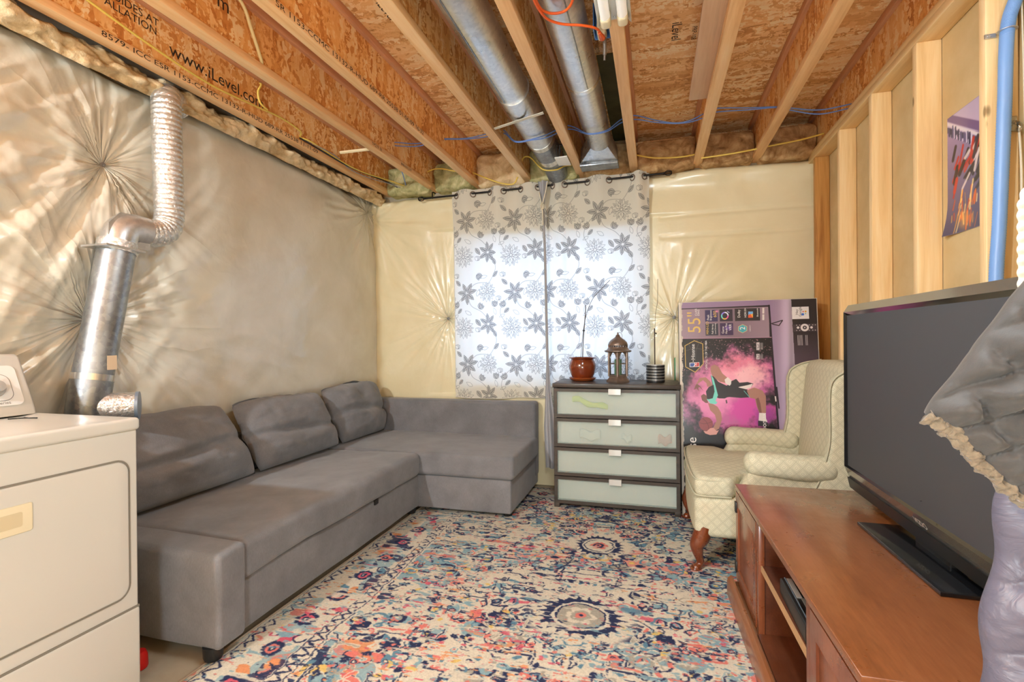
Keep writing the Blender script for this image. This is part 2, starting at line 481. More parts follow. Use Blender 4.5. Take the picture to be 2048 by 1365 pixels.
m_bronze = plain('brushed_bronze', (128, 110, 98), .36, .55, .5, 0, .2, 30)
m_candle = plain('green_wax', (96, 140, 108), .5)
m_pot = plain('brown_glazed_ceramic', (122, 52, 24), .14, 0, .5, .6, .25, 7)
m_saucer = plain('terracotta_saucer', (150, 74, 34), .25, 0, .5, .4)
m_soil = plain('dark_soil', (50, 36, 26), .95)
m_twig = plain('dry_twig', (78, 66, 56), .8)
m_ringw = plain('silver_rim', (196, 194, 188), .35, .4)
m_chrome = plain('satin_nickel', (200, 198, 192), .35, .2)
m_tvblack = plain('piano_black', (20, 20, 22), .12, 0, .5, .5)
m_tvbezel = plain('gloss_bezel_reflection_grey', (96, 92, 84), .14, 0, .5, .7)  # grey of the reflections put into the bezel's base colour
m_screen = plain('matte_screen', (72, 72, 75), .55, 0, .15)
m_silver = plain('silver_letter', (226, 222, 216), .5, .0)
m_ink = plain('black_stamp_ink', (44, 30, 18), .8)
m_print = plain('white_print', (232, 226, 220), .6)
m_gold = plain('gold_print', (214, 178, 92), .5)
m_yellow = plain('yellow_cable_jacket', (226, 196, 92), .45)
m_cream_c = plain('cream_cable_jacket', (226, 208, 150), .45)
m_blue_c = plain('blue_cable_jacket', (104, 138, 206), .4)
m_grey_c = plain('grey_cable_jacket', (150, 148, 152), .45)
m_orange = plain('orange_cord_jacket', (232, 96, 34), .4)
m_bluebox = plain('blue_outlet_box', (78, 120, 178), .4)
m_conduit = plain('blue_flexible_conduit', (118, 158, 214), .4)
m_strap = plain('pale_hanger_strap', (216, 208, 190), .6)
m_white_board = plain('white_cover_plate', (236, 232, 222), .5)
m_olive = plain('olive_weather_barrier', (84, 78, 44), .7, 0, .3, 0, .25, 10)
m_quilt = fabric('grey_quilted_shell', (70, 68, 67), .06, 500, .1, .5, 9)
def nylon():
    m = M('lavender_grey_nylon', lin(92, 89, 104), .42, spec=.45); v = m.co((1, 1, 1.6))
    m.bump(m.noise(v, 13, 4, .55, 1.2), .3, .02)
    return m.m
m_puff = nylon()
m_sherpa = fabric('tan_sherpa', (122, 109, 92), .2, 160, 1.0, .95, 60)
m_knit = fabric('white_chunky_knit', (232, 226, 210), .06, 120, .5)
m_red = plain('red_plastic', (200, 26, 22), .4)
m_yelcloth = plain('neon_yellow_cloth', (226, 236, 40), .8)
m_whcloth = plain('white_cloth', (236, 232, 226), .8)
m_pkcloth = plain('pink_cloth', (222, 150, 140), .8)
m_tape = plain('silver_foil_tape', (220, 218, 214), .25, .9)
m_label_paper = plain('paper_label', (214, 190, 160), .7)
m_green = plain('green_plastic_strip', (46, 132, 80), .5)
m_tube = M('lamp_tube', (1, 1, 1)); m_tube.b.inputs['Emission Color'].default_value = (1, .95, .84, 1); m_tube.b.inputs['Emission Strength'].default_value = .12; m_tube = m_tube.m

def damask():
    """armchair cloth: lozenges with a lozenge inside, woven in grey on cream, on box UVs in metres"""
    m = M('cream_lozenge_brocade', lin(196, 186, 150), .8, spec=.2)
    uv = m.n('UVMap').outputs[0]
    mp = m.n('Mapping', {'Vector': uv, 'Rotation': (0, 0, PI / 4), 'Scale': (26, 26, 26)}).outputs[0]
    fr = m.n('VectorMath', {0: mp}, operation='FRACTION').outputs[0]
    ce = m.n('VectorMath', {0: fr, 1: (.5, .5, .5)}, operation='SUBTRACT').outputs[0]
    ab = m.n('VectorMath', {0: ce}, operation='ABSOLUTE').outputs[0]
    sx = m.n('SeparateXYZ', {0: ab})
    d = m.math('MAXIMUM', sx.outputs[0], sx.outputs[1])
    c = m.ramp(d, [(.0, lin(210, 204, 178)), (.10, lin(210, 204, 178)), (.13, lin(178, 174, 152)), (.17, lin(208, 202, 174)), (.29, lin(214, 208, 180)), (.32, lin(172, 168, 148)), (.37, lin(208, 202, 174)), (.43, lin(200, 194, 166)), (.46, lin(186, 181, 156))])
    w = m.noise(m.co(), 500, 2)
    m.base(m.mix(.12, c, m.ramp(w, [(.3, lin(150, 144, 116)), (.7, lin(226, 218, 186))])))
    m.bump(m.math('ADD', d, m.math('MULTIPLY', w, .4)), .25, .002)
    return m.m
m_brocade = damask()

# ------------------------------------------------------------------ printed images, drawn here
class Canvas:
    def __init__(s, w, h, px, bg):
        s.px = px; s.W = int(round(w / px)); s.H = int(round(h / px)); s.a = np.empty((s.H, s.W, 3)); s.a[:] = np.array(bg) / 255
        s.w, s.h = w, h
        s.yy, s.xx = np.mgrid[0:s.H, 0:s.W]
        s.X = (s.xx + .5) * px; s.Y = (s.yy + .5) * px
    def _blend(s, sl, cov, col):
        s.a[sl] += (np.array(col) / 255 - s.a[sl]) * cov[..., None]
    def _win(s, x0, x1, y0, y1):
        i0, i1 = max(int(x0 / s.px) - 2, 0), min(int(x1 / s.px) + 3, s.W); j0, j1 = max(int(y0 / s.px) - 2, 0), min(int(y1 / s.px) + 3, s.H)
        if i0 >= i1 or j0 >= j1: return None
        return (slice(j0, j1), slice(i0, i1))
    def poly(s, pts, col, al=1.0, soft=0):
        P = np.array(pts, float)
        sl = s._win(P[:, 0].min(), P[:, 0].max(), P[:, 1].min(), P[:, 1].max())
        if sl is None: return
        cov = 0
        for ox in (-.25, .25):
            for oy in (-.25, .25):
                X = s.X[sl] + ox * s.px; Y = s.Y[sl] + oy * s.px
                ins = np.zeros(X.shape, bool); j = len(P) - 1
                for i in range(len(P)):
                    (xi, yi), (xj, yj) = P[i], P[j]
                    if yi != yj:
                        ins ^= ((yi > Y) != (yj > Y)) & (X < (xj - xi) * (Y - yi) / (yj - yi) + xi)
                    j = i
                cov = cov + ins / 4
        s._blend(sl, cov * al, col)
    def line(s, pts, wd, col, al=1.0, closed=False):
        P = np.array(pts, float)
        if closed: P = np.vstack([P, P[:1]])
        sl = s._win(P[:, 0].min() - wd, P[:, 0].max() + wd, P[:, 1].min() - wd, P[:, 1].max() + wd)
        if sl is None: return
        X, Y = s.X[sl], s.Y[sl]; D = np.full(X.shape, 9e9)
        for (a, b) in zip(P[:-1], P[1:]):
            d = b - a; L2 = d.dot(d) + 1e-12
            t = np.clip(((X - a[0]) * d[0] + (Y - a[1]) * d[1]) / L2, 0, 1)
            D = np.minimum(D, np.hypot(X - a[0] - t * d[0], Y - a[1] - t * d[1]))
        s._blend(sl, np.clip((wd / 2 - D) / s.px + .5, 0, 1) * al, col)
    def blob(s, cx, cy, rx, ry, col, al=1.0, soft=1.0, noise=0, seed=0, f=12):
        sl = s._win(cx - rx * 1.6, cx + rx * 1.6, cy - ry * 1.6, cy + ry * 1.6)
        if sl is None: return
        X, Y = s.X[sl], s.Y[sl]
        d = np.hypot((X - cx) / rx, (Y - cy) / ry)
        if noise: d = d + noise * fbm(X * f, Y * f, 0, seed, 5)
        s._blend(sl, np.clip((1 - d) / soft, 0, 1) * al, col)
    def disc(s, cx, cy, r, col, al=1.0):
        t = np.linspace(0, 2 * PI, 24, endpoint=False); s.poly(np.c_[cx + r * np.cos(t), cy + r * np.sin(t)], col, al)
    def image(s, name):
        im = bpy.data.images.new(name, s.W, s.H)
        px = np.ones((s.H, s.W, 4), np.float32); px[..., :3] = np.clip(s.a, 0, 1)
        im.pixels.foreach_set(px.ravel()); im.pack()
        return im
def img_mat(name, im, rough=.6, coat=0, spec=.4, bump=0):
    m = M(name, (.5, .5, .5), rough, spec=spec, coat=coat)
    t = m.n('TexImage', {'Vector': m.n('UVMap').outputs[0]}); t.image = im
    m.base(t.outputs['Color'])
    if bump: m.bump(m.noise(m.co(), 260, 3, .6), bump, .004)
    return m, t

def make_rug_image():
    Wd, Ln = 2.6, 3.6
    c = Canvas(Wd / 2, Ln, .0034, (202, 193, 174))          # one half, mirrored later
    CR, NV, LB, CO, PK, OR, YE, GR, TE = (202, 193, 174), (46, 52, 80), (128, 158, 166), (206, 116, 106), (198, 88, 104), (210, 140, 96), (208, 176, 104), (158, 152, 138), (92, 128, 146)
    R = random.Random(5)
    hw = Wd / 2
    # coordinates: x = distance from the long axis, y along
    ax = c.X; ay = c.Y
    edge = np.minimum(hw - ax, np.minimum(ay, Ln - ay))
    # field grounds: navy towards the ends, cream in the middle, pale blue at the sides
    g = fbm(ax * 2.2, ay * 2.6, 0, 3, 3)
    endd = np.abs(ay - Ln / 2)
    def ground(mask, col, al=1.0):
        c.a[mask] += (np.array(col) / 255 - c.a[mask]) * al
    ground((g * .8 + fbm(ax * 7, ay * 7, 0, 44, 3) * .5 + (endd - .80) * 1.5 > .30) & (edge > .36), NV, .95)
    ground((g * 1.0 + (ax - .62) * 1.2 > .30) & (endd < 1.05) & (edge > .36), LB, .85)
    ground((fbm(ax * 3, ay * 3, 0, 9, 3) > .8) & (edge > .36), CO, .7)
    ground((fbm(ax * 3.2, ay * 3.2, 0, 14, 3) > .66) & (edge > .36), NV, .9)
    def stepped(x, y, s, col, w=.010, fill=None):
        pts = []
        n = 4
        for k in range(n):
            pts += [(s * (n - k) / n, s * k / n), (s * (n - k) / n, s * (k + 1) / n)]
        full = pts + [(-a, b) for a, b in pts[::-1]] + [(-a, -b) for a, b in pts] + [(a, -b) for a, b in pts[::-1]]
        P = [(x + a * .95, y + b * .7) for a, b in full]
        if fill: c.poly(P, fill)
        c.line(P, w * 2.6, CR, 1, True); c.line(P, w, col, 1, True)
        P2 = [(x + a * .86, y + b * .62) for a, b in full]
        c.line(P2, w * .7, NV, .9, True)
    def rosette(x, y, r, cols):
        k = R.choice((6, 8, 8, 10))
        for i in range(k):
            t = 2 * PI * i / k
            c.blob(x + r * .66 * math.cos(t), y + r * .66 * math.sin(t), r * .4, r * .4, cols[0], 1, .3)
        c.disc(x, y, r * .62, cols[1]); c.disc(x, y, r * .36, cols[2]); c.disc(x, y, r * .14, cols[3])
    def hook(x, y, r, a, col, w):
        t = np.linspace(0, 4.4, 14); rr = r * (1 - t / 7)
        c.line(np.c_[x + rr * np.cos(t + a), y + rr * np.sin(t + a)], w, col)
    def leaf(x, y, L, a, col, edgecol=None):
        t = np.linspace(0, 1, 9); wv = .28 * L * np.sin(t * PI) ** .8
        A = np.c_[t * L, wv]; Bq = np.c_[t[::-1] * L, -wv[::-1]]
        P = np.vstack([A, Bq]); Q = np.c_[P[:, 0] * math.cos(a) - P[:, 1] * math.sin(a) + x, P[:, 0] * math.sin(a) + P[:, 1] * math.cos(a) + y]
        c.poly(Q, col)
        if edgecol: c.line(Q, .006, edgecol, 1, True)
    # stepped medallions down the axis and at the sides
    for (x, y, s, col, f) in ((0, 1.79, .62, NV, CR), (0, .75, .50, NV, None), (0, 2.85, .55, NV, None), (.72, 1.25, .34, CO, None), (.74, 2.2, .36, NV, LB), (.7, .55, .26, OR, NV), (.72, 2.95, .28, CO, CR), (.5, 1.75, .2, CO, None)):
        stepped(x, y, s, col, .010, f)
    cols = [NV, LB, CO, YE, GR, TE, NV, NV, NV, LB, CR, CR, CR, LB, TE, GR, CR, CO]
    for _ in range(560):
        x, y = R.uniform(0, hw - .38), R.uniform(.36, Ln - .36)
        k = R.random()
        if k < .16: rosette(x, y, R.uniform(.028, .06), [R.choice(cols) for _ in range(4)])
        elif k < .46: hook(x, y, R.uniform(.025, .08), R.uniform(0, 6.3), R.choice((NV, NV, CR, CR, GR, TE)), R.uniform(.007, .014))
        elif k < .70:
            n = R.choice((1, 2, 3, 5)); a0 = R.uniform(0, 6.3); cc = R.choice(cols); ec = R.choice((NV, CR, None))
            for q in range(n): leaf(x, y, R.uniform(.05, .10), a0 + q * .8, cc, ec)
        elif k < .94:
            p = [(x, y)]
            for q in range(R.randint(3, 6)):
                d = R.choice(((.05, 0), (-.05, 0), (0, .05), (0, -.05), (.035, .035), (-.035, .035)))
                p.append((p[-1][0] + d[0] * R.uniform(.6, 1.6), p[-1][1] + d[1] * R.uniform(.6, 1.6)))
            c.line(p, .017, CR); c.line(p, .007, R.choice((NV, NV, CO, GR)))
        else: c.blob(x, y, R.uniform(.04, .12), R.uniform(.015, .04), R.choice((CO, PK, OR, YE, LB, TE)), .9, .3, .35, R.randint(0, 99), 25)
    for _ in range(1500):                                   # small filling ornaments
        x, y = R.uniform(0, hw - .37), R.uniform(.37, Ln - .37); k = R.random()
        if k < .4: hook(x, y, R.uniform(.012, .03), R.uniform(0, 6.3), R.choice((NV, NV, CR, TE, GR)), R.uniform(.006, .009))
        elif k < .75: leaf(x, y, R.uniform(.025, .05), R.uniform(0, 6.3), R.choice((NV, NV, CR, CR, LB, TE, CO, YE)), None)
        else: rosette(x, y, R.uniform(.012, .022), [R.choice((NV, CR, LB, CO)) for _ in range(4)])
    # axis motifs: the grey oval in its navy burst, the octagon beyond it
    def burst(y, rx, ry, n, k):
        for i in range(n):
            t = 2 * PI * i / n
            c.poly([(rx * 1.0 * math.cos(t - .12), y + ry * math.sin(t - .12)), (rx * k * math.cos(t), y + ry * k * math.sin(t)), (rx * math.cos(t + .12), y + ry * math.sin(t + .12))], NV)
    for (y, rx, ry, cc) in ((1.79, .115, .10, GR), (2.55, .085, .09, NV), (1.08, .09, .09, OR)):
        c.blob(0, y, rx * 2.2, ry * 2.0, CR, 1, .25, .2, 4)
        burst(y, rx * 1.25, ry * 1.25, 22, 1.35)
        t = np.linspace(0, 2 * PI, 40)
        for q, col in ((1.38, NV), (1.12, CR), (.98, NV), (.9, cc if cc != NV else CR)):
            c.poly(np.c_[rx * q * np.cos(t), y + ry * q * np.sin(t)], col)
        rosette(0.0, y, rx * .6, [CO if cc == NV else CR, cc, CO, NV])
    # border: guard stripes with zigzags, a band of blossoms
    eb = edge < .36
    c.a[eb] = np.array(CR) / 255
    band = (edge > .075) & (edge < .285)
    gb = fbm(ax * 5, ay * 5, 0, 31, 4)
    for th, col in ((-.05, LB), (.25, GR), (.48, CO)): ground(band & (gb > th), col, .75)
    ground(band & (fbm(ax * 6, ay * 6, 0, 37, 4) > .5), NV, .8)
    def border_pt(s, e):                                     # s runs up the long side then across the end
        return (hw - e, s)
    for e0, wv in ((.055, .016), (.315, .018)):
        n = 120
        c.line([(hw - e0 + (wv if i % 2 else -wv), e0 + i * (Ln - 2 * e0) / n) for i in range(n + 1)], .009, NV)
        for yy in (e0, Ln - e0):
            m = 42
            c.line([(i * (hw - e0) / m, yy + (wv if i % 2 else -wv)) for i in range(m + 1)], .009, NV)
    for e0 in (.028, .29, .345):
        c.line([(0, e0), (hw - e0, e0), (hw - e0, Ln - e0), (0, Ln - e0)], .006, NV, .8)
    k = 0
    for y in np.arange(.2, Ln - .15, .21):
        k += 1
        rosette(hw - .18, y, .05, [NV, PK if k % 2 else CO, NV, CR])
        for sgn in (-1, 1):
            leaf(hw - .18 + .05 * sgn, y + .10, .08, R.uniform(0, 6), R.choice((PK, LB, OR, NV, TE)), None)
            hook(hw - .18 - .06 * sgn, y + .09, .04, R.uniform(0, 6), R.choice((CR, NV, PK)), .008)
    for x in np.arange(.1, hw - .25, .21):
        for yy in (.18, Ln - .18): rosette(x, yy, .05, [NV, R.choice((PK, CO, LB)), NV, CR])
    half = c.a
    full = np.concatenate([half[:, ::-1], half], 1)
    H, W, _ = full.shape
    y, x = np.mgrid[0:H, 0:W].astype(float)
    dx = fbm(x / 12, y / 7, 0, 51, 3) * 2.2 + fbm(x / 70, y / 70, 0, 55, 2) * 4; dy = fbm(x / 12, y / 7, 0, 52, 3) * 1.6
    xi = np.clip(x + dx, 0, W - 1).astype(int); yi = np.clip(y + dy, 0, H - 1).astype(int)
    full = full[yi, xi]
    # worn pile: streaks across the rug where the cream warp shows through, sprinkles of other wools
    wear = fbm(x / 22, y / 5, 0, 61, 4) + .55 * fbm(x / 120, y / 120, 0, 62, 3)
    k = np.clip((wear - .34) / .2, 0, 1)[..., None] * .9
    full = full * (1 - k) + np.array(CR) / 255 * k
    for col, sd, th in ((CO, 71, 1.30), (LB, 72, 1.22), (OR, 73, 1.42), (NV, 74, 1.2), (PK, 75, 1.42), (YE, 76, 1.5)):
        sp = fbm(x / 13, y / 4.5, 0, sd, 4) + .45 * fbm(x / 150, y / 150, 0, sd + 20, 2)
        k = np.clip((sp - th + .22) / .08, 0, 1)[..., None] * .85
        full = full * (1 - k) + np.array(col) / 255 * k
    full *= (1 + .06 * vn(x / 1.3, y / 1.3, 0, 90))[..., None]
    c.a = full; c.H, c.W = full.shape[:2]
    return c.image('rug_pattern')

def make_curtain_image():
    """one repeat of the floral print: flat ink on cloth (black = bare cloth, white = ink)"""
    tw, th = .34, .46
    c = Canvas(tw, th, .0011, (0, 0, 0))
    def rep(fn):
        for ox in (-tw, 0, tw):
            for oy in (-th, 0, th): fn(ox, oy)
    def petal(x, y, L, w, a, fill, ol, vein=True):
        t = np.linspace(0, 1, 12); wv = w * np.sin(t ** .85 * PI) ** .9
        P = np.vstack([np.c_[t * L, wv], np.c_[t[::-1] * L, -wv[::-1]]]); ca, sa = math.cos(a), math.sin(a)
        Q = np.c_[P[:, 0] * ca - P[:, 1] * sa + x, P[:, 0] * sa + P[:, 1] * ca + y]
        if fill: c.poly(Q, (fill,) * 3)
        c.line(Q, .0022, (ol,) * 3, 1, True)
        if vein:
            for k in (-.35, 0, .35):
                c.line([(x + ca * L * .15 - sa * k * w * .3, y + sa * L * .15 + ca * k * w * .3), (x + ca * L * .8 - sa * k * w, y + sa * L * .8 + ca * k * w)], .0016, (ol,) * 3)
    def lily(cx, cy, r, a0):
        def f(ox, oy):
            for i in range(7):
                a = a0 + i * 2 * PI / 7 + .12 * math.sin(i * 5)
                petal(cx + ox + .008 * math.cos(a), cy + oy + .008 * math.sin(a), r * (1 + .12 * math.sin(i * 3)), r * .21, a, 120, 235)
        rep(f)
    def dahlia(cx, cy, r):
        def f(ox, oy):
            for ring, (n, q) in enumerate(((15, 1.0), (11, .72), (8, .45))):
                for i in range(n):
                    a = i * 2 * PI / n + ring * .3
                    petal(cx + ox + r * q * .25 * math.cos(a), cy + oy + r * q * .25 * math.sin(a), r * q * .78, r * q * .15, a, 18, 190, ring == 0 and i % 2 == 0)
            for i in range(9):
                a = i * .7; c.disc(cx + ox + .009 * math.cos(a), cy + oy + .009 * math.sin(a), .0028, (170,) * 3)
        rep(f)
    def stem(pts, w=.0042):
        Q = catmull(pts, 6)
        rep(lambda ox, oy: c.line(Q[:, :2] + np.array([ox, oy]), w, (140,) * 3))
    def bud(cx, cy, a, s=1.0):
        def f(ox, oy):
            for k in (-.5, 0, .5): petal(cx + ox, cy + oy, .04 * s, .012 * s, a + k, 110, 225)
        rep(f)
    def leafo(cx, cy, L, a):
        rep(lambda ox, oy: petal(cx + ox, cy + oy, L, L * .22, a, 0, 190, False))
    def leaff(cx, cy, L, a):
        rep(lambda ox, oy: petal(cx + ox, cy + oy, L, L * .24, a, 125, 220))
    def tulip(cx, cy):
        rep(lambda ox, oy: [petal(cx + ox, cy + oy, .030, .010, PI / 2 + k, 8, 200, False) for k in (-.6, -.2, .2, .6)])
    stem([(.10, .30, 0), (.13, .22, 0), (.20, .18, 0), (.26, .12, 0)]); stem([(.10, .30, 0), (.16, .36, 0), (.25, .36, 0), (.30, .31, 0)])
    stem([(.27, .08, 0), (.31, .0, 0), (.27, -.08, 0), (.22, -.12, 0)]); stem([(.04, .1, 0), (.0, .17, 0), (.03, .24, 0), (.09, .29, 0)])
    dahlia(.075, .075, .068); dahlia(.245, .305, .062)
    lily(.10, .30, .062, .3); lily(.25, .10, .060, .9)
    bud(.185, .20, .9); bud(.03, .21, 2.2); bud(.30, .21, 1.5); bud(.17, .42, -.7)
    tulip(.175, .05); tulip(.02, .40); tulip(.33, .25)
    for (x, y, L, a) in ((.17, .28, .05, 1.2), (.20, .40, .045, .2), (.13, .16, .05, 2.6), (.31, .16, .045, 1.9), (.03, .16, .04, 3.6)): leafo(x, y, L, a)
    for (x, y, L, a) in ((.16, .13, .055, -.9), (.29, .40, .05, .8), (.05, .35, .05, 2.4), (.31, .02, .05, 2.1), (.06, .20, .045, -2.4)): leaff(x, y, L, a)
    return c.image('curtain_print')

def make_box_image():
    c = Canvas(.85, 1.44, .0014, (34, 30, 30))
    k = .00101
    def p(x, y): return ((x - 105 - (y - 140) * .03) * k, 1.44 - (y - 140) * k)
    def P(l): return [p(*q) for q in l]
    X, Y = c.X, c.Y
    zx = X / k + 105 + ((1.44 - Y) / k) * .03; zy = (1.44 - Y) / k + 140
    # black picture area with the cloud of pink powder
    n = fbm(X * 9, Y * 9, 0, 5, 5); n2 = fbm(X * 60, Y * 60, 0, 6, 4)
    def cloud(cx, cy, rx, ry, col, al):
        d = np.hypot((zx - cx) / rx, (zy - cy) / ry) + .28 * n + .10 * n2
        w = np.clip((1.05 - d) / .45, 0, 1)[..., None] * al
        c.a += (np.array(col) / 255 - c.a) * w
    cloud(450, 780, 330, 310, (196, 104, 156), .95); cloud(470, 600, 170, 110, (226, 128, 150), .9)
    cloud(420, 700, 200, 140, (238, 166, 184), .8); cloud(240, 720, 110, 150, (210, 120, 160), .7)
    cloud(560, 850, 170, 120, (206, 74, 160), .85); cloud(560, 650, 100, 90, (240, 190, 190), .7)
    cloud(640, 900, 70, 80, (150, 60, 140), .8); cloud(330, 830, 130, 90, (236, 150, 190), .6); cloud(300, 560, 90, 60, (200, 110, 150), .5)
    sp = (fbm(X * 130, Y * 130, 0, 8, 2) > .75) & (np.hypot((zx - 430) / 330, (zy - 560) / 230) < 1.0) & (zy < 640) & (zy > 395)
    c.a[sp] += (np.array((206, 150, 160)) / 255 - c.a[sp]) * .6
    # darken below: the black foot of the picture
    w = np.clip((zy - 1010) / 30, 0, 1)[..., None] * (zx < 700)[..., None]; c.a += (np.array((30, 27, 27)) / 255 - c.a) * w * .9
    # the player, leaping sideways across the panel
    SK, SD, SH, TE, WH = (166, 120, 104), (126, 84, 74), (52, 46, 46), (120, 206, 190), (222, 210, 204)
    c.poly(P([(312, 575), (335, 565), (360, 580), (385, 625), (430, 665), (412, 690), (370, 680), (325, 650), (310, 610)]), SK)
    c.poly(P([(312, 640), (330, 645), (360, 680), (410, 705), (440, 690), (440, 770), (400, 790), (365, 790), (340, 780), (325, 720)]), SH)
    c.poly(P([(312, 630), (330, 660), (345, 720), (358, 770), (340, 815), (300, 810), (325, 760), (325, 700)]), TE)
    c.poly(P([(282, 745), (300, 715), (330, 700), (336, 745), (325, 790), (290, 800)]), SH)
    c.poly(P([(290, 715), (285, 690), (262, 670), (235, 690), (215, 705), (240, 655), (280, 650), (310, 680), (322, 705)]), SK)
    c.poly(P([(215, 705), (225, 695), (245, 710), (265, 742), (240, 715), (232, 722), (238, 745), (222, 725), (205, 735)]), SD)
    c.poly(P([(250, 775), (268, 762), (288, 775), (290, 800), (298, 822), (280, 822), (258, 805)]), SD)
    c.poly(P([(286, 795), (320, 800), (355, 815), (345, 830), (310, 825)]), TE)
    c.poly(P([(295, 822), (325, 828), (355, 845), (378, 885), (384, 930), (366, 990), (340, 1010), (330, 985), (350, 940), (340, 900), (310, 870)]), SK)
    t = np.linspace(0, 2 * PI, 30); c.poly(P(np.c_[284 + 44 * np.cos(t), 962 + 46 * np.sin(t)]), (140, 72, 74))
    for q in ([(242, 955), (270, 962), (300, 955), (326, 945)], [(262, 925), (285, 945), (300, 975), (302, 1005)]): c.line(P(q), .0016, (70, 36, 40))
    c.poly(P([(268, 1008), (290, 1010), (310, 990), (330, 985), (350, 1005), (366, 1000), (350, 1030), (310, 1035), (280, 1025)]), (206, 150, 140))
    c.poly(P([(398, 665), (418, 648), (450, 680), (430, 706), (404, 690)]), WH)
    c.poly(P([(440, 675), (470, 660), (490, 685), (540, 680), (575, 690), (560, 715), (500, 735), (440, 752), (438, 715)]), SH)
    c.poly(P([(440, 740), (490, 712), (540, 700), (572, 690), (560, 716), (500, 738), (440, 754)]), WH)
    c.poly(P([(440, 706), (500, 720), (540, 730), (556, 780), (500, 785), (430, 780), (360, 790), (358, 740)]), SH)
    c.poly(P([(535, 735), (580, 715), (630, 735), (650, 770), (652, 880), (610, 880), (596, 840), (585, 790), (552, 782)]), SK)
    c.poly(P([(590, 790), (600, 840), (612, 880), (626, 880), (618, 820), (606, 780)]), SD)
    c.poly(P([(610, 880), (650, 880), (650, 912), (660, 935), (640, 960), (606, 960), (608, 910)]), WH)
    c.poly(P([(604, 930), (650, 935), (668, 950), (660, 965), (604, 965)]), (50, 44, 48))
    c.poly(P([(405, 802), (413, 798), (417, 820), (409, 824)]), (80, 60, 70))
    c.line(P([(518, 738), (552, 780)]), .003, TE)
    # the pictured television: mauve head panel, thin dark frame, lilac wall to the right
    m = (zx > 664 + (zy - 175) * .068) | (zy < 180)
    t_ = np.clip((zx - 670) / 130, 0, 1)[..., None]
    lil = np.array((146, 122, 150)) / 255 * (1 - t_) + np.array((176, 160, 176)) / 255 * t_
    lil = lil + (.10 * np.exp(-((zx - 765) / 30) ** 2) - .08 * np.exp(-((zx - 800) / 14) ** 2))[..., None] * np.array((1, .9, 1.1))
    c.a[m] = lil[m]
    d = (zx > 800 + (zy - 140) * .05)
    dk = np.array((48, 42, 44)) / 255 + (np.clip((zy - 330) / 250, 0, 1) * .16)[..., None] * np.array((1.1, .85, 1.1))
    c.a[d] = dk[d]
    head = (zy > 184) & (zy < 386) & (zx < 668 + (zy - 175) * .02)
    hh = np.array((138, 116, 128)) / 255 + (.05 * np.sin(zx / 90))[..., None]
    c.a[head] = hh[head]
    c.line(P([(105, 182), (668, 176)]), .006, (40, 30, 36)); c.line(P([(668, 176), (682, 390), (724, 970), (760, 1550)]), .011, (40, 32, 38))
    c.line(P([(108, 386), (682, 386)]), .005, (170, 130, 150))
    c.poly(P([(708, 710), (718, 710), (732, 850), (724, 850)]), (38, 32, 36)); c.poly(P([(702, 770), (710, 770), (714, 804), (706, 804)]), WH)
    # the little stand foot on the pictured set
    for q in ([(683, 296), (748, 276)], [(690, 300), (728, 310)], [(728, 310), (748, 278)]): c.line(P(q), .006, (44, 36, 40))
    # feature tiles
    def tile(x0, y0, x1, y1, col, seed=None):
        c.poly(P([(x0, y0), (x1, y0), (x1 + 3, y1), (x0 + 3, y1)]), col)
        if seed is not None: c.blob(*p((x0 * .4 + x1 * .6), (y0 * .6 + y1 * .4)), .03, .02, (108, 76, 160), .8, 1, .4, seed)
    tile(270, 195, 350, 274, (52, 44, 84), 1); tile(363, 194, 444, 274, (44, 38, 52)); tile(458, 191, 612, 274, (48, 42, 44))
    tile(274, 288, 354, 368, (44, 46, 58)); tile(366, 286, 448, 368, (58, 40, 74), 2)
    c.blob(*p(345, 205), .016, .012, (226, 130, 170), 1, .8)
    for q, col in ((0, (230, 90, 160)), (1.2, (236, 190, 70)), (2.4, (110, 220, 200)), (3.6, (150, 130, 230)), (4.8, (226, 226, 236))):
        t = np.linspace(q, q + 1.3, 8); c.line(P(np.c_[397 + 20 * np.cos(t), 236 + 22 * np.sin(t)]), .008, col)
    c.line(P([(412, 206), (424, 216)]), .004, (200, 200, 230))
    for (x, col) in ((555, (110, 170, 220)),): c.poly(P([(x - 13, 212), (x + 16, 212), (x + 16, 254), (x - 13, 254)]), col)
    c.poly(P([(542, 236), (556, 228), (571, 254), (542, 254)]), (226, 90, 50)); c.poly(P([(556, 232), (571, 226), (571, 254)]), (240, 170, 60))
    for y in (208, 252): c.poly(P([(628, y - 18), (640, y - 18), (640, y + 20), (628, y + 20)]), (216, 206, 200))
    t = np.linspace(0, 2 * PI, 7)[:-1] + .52
    c.poly(P(np.c_[508 + 32 * np.cos(t), 326 + 30 * np.sin(t)]), (206, 178, 120)); c.poly(P(np.c_[508 + 28 * np.cos(t), 326 + 26 * np.sin(t)]), (70, 160, 170))
    # assistant card and remote control on the dark edge
    tile(803, 190, 902, 270, (230, 224, 222))
    c.disc(*p(868, 240), .008, (66, 110, 200)); c.disc(*p(870, 222), .004, (206, 60, 50)); c.disc(*p(884, 222), .006, (226, 160, 50)); c.disc(*p(884, 236), .003, (60, 150, 80))
    c.poly(P([(806, 306), (957, 300), (962, 352), (812, 352)]), (72, 62, 66))
    c.disc(*p(879, 326), .025, (226, 216, 214)); c.disc(*p(879, 326), .012, (60, 52, 54)); c.disc(*p(879, 326), .005, (210, 200, 200))
    for x in (840, 918): c.disc(*p(x, 326), .008, (226, 216, 214))
    for x in (832, 850, 905, 925, 940): c.disc(*p(x, 310), .003, (206, 196, 196)); c.disc(*p(x, 344), .003, (206, 196, 196))
    for x in (838, 846, 854, 862, 884, 892): c.line(P([(x, 376), (x + 3, 440)]), .003, (206, 198, 198))
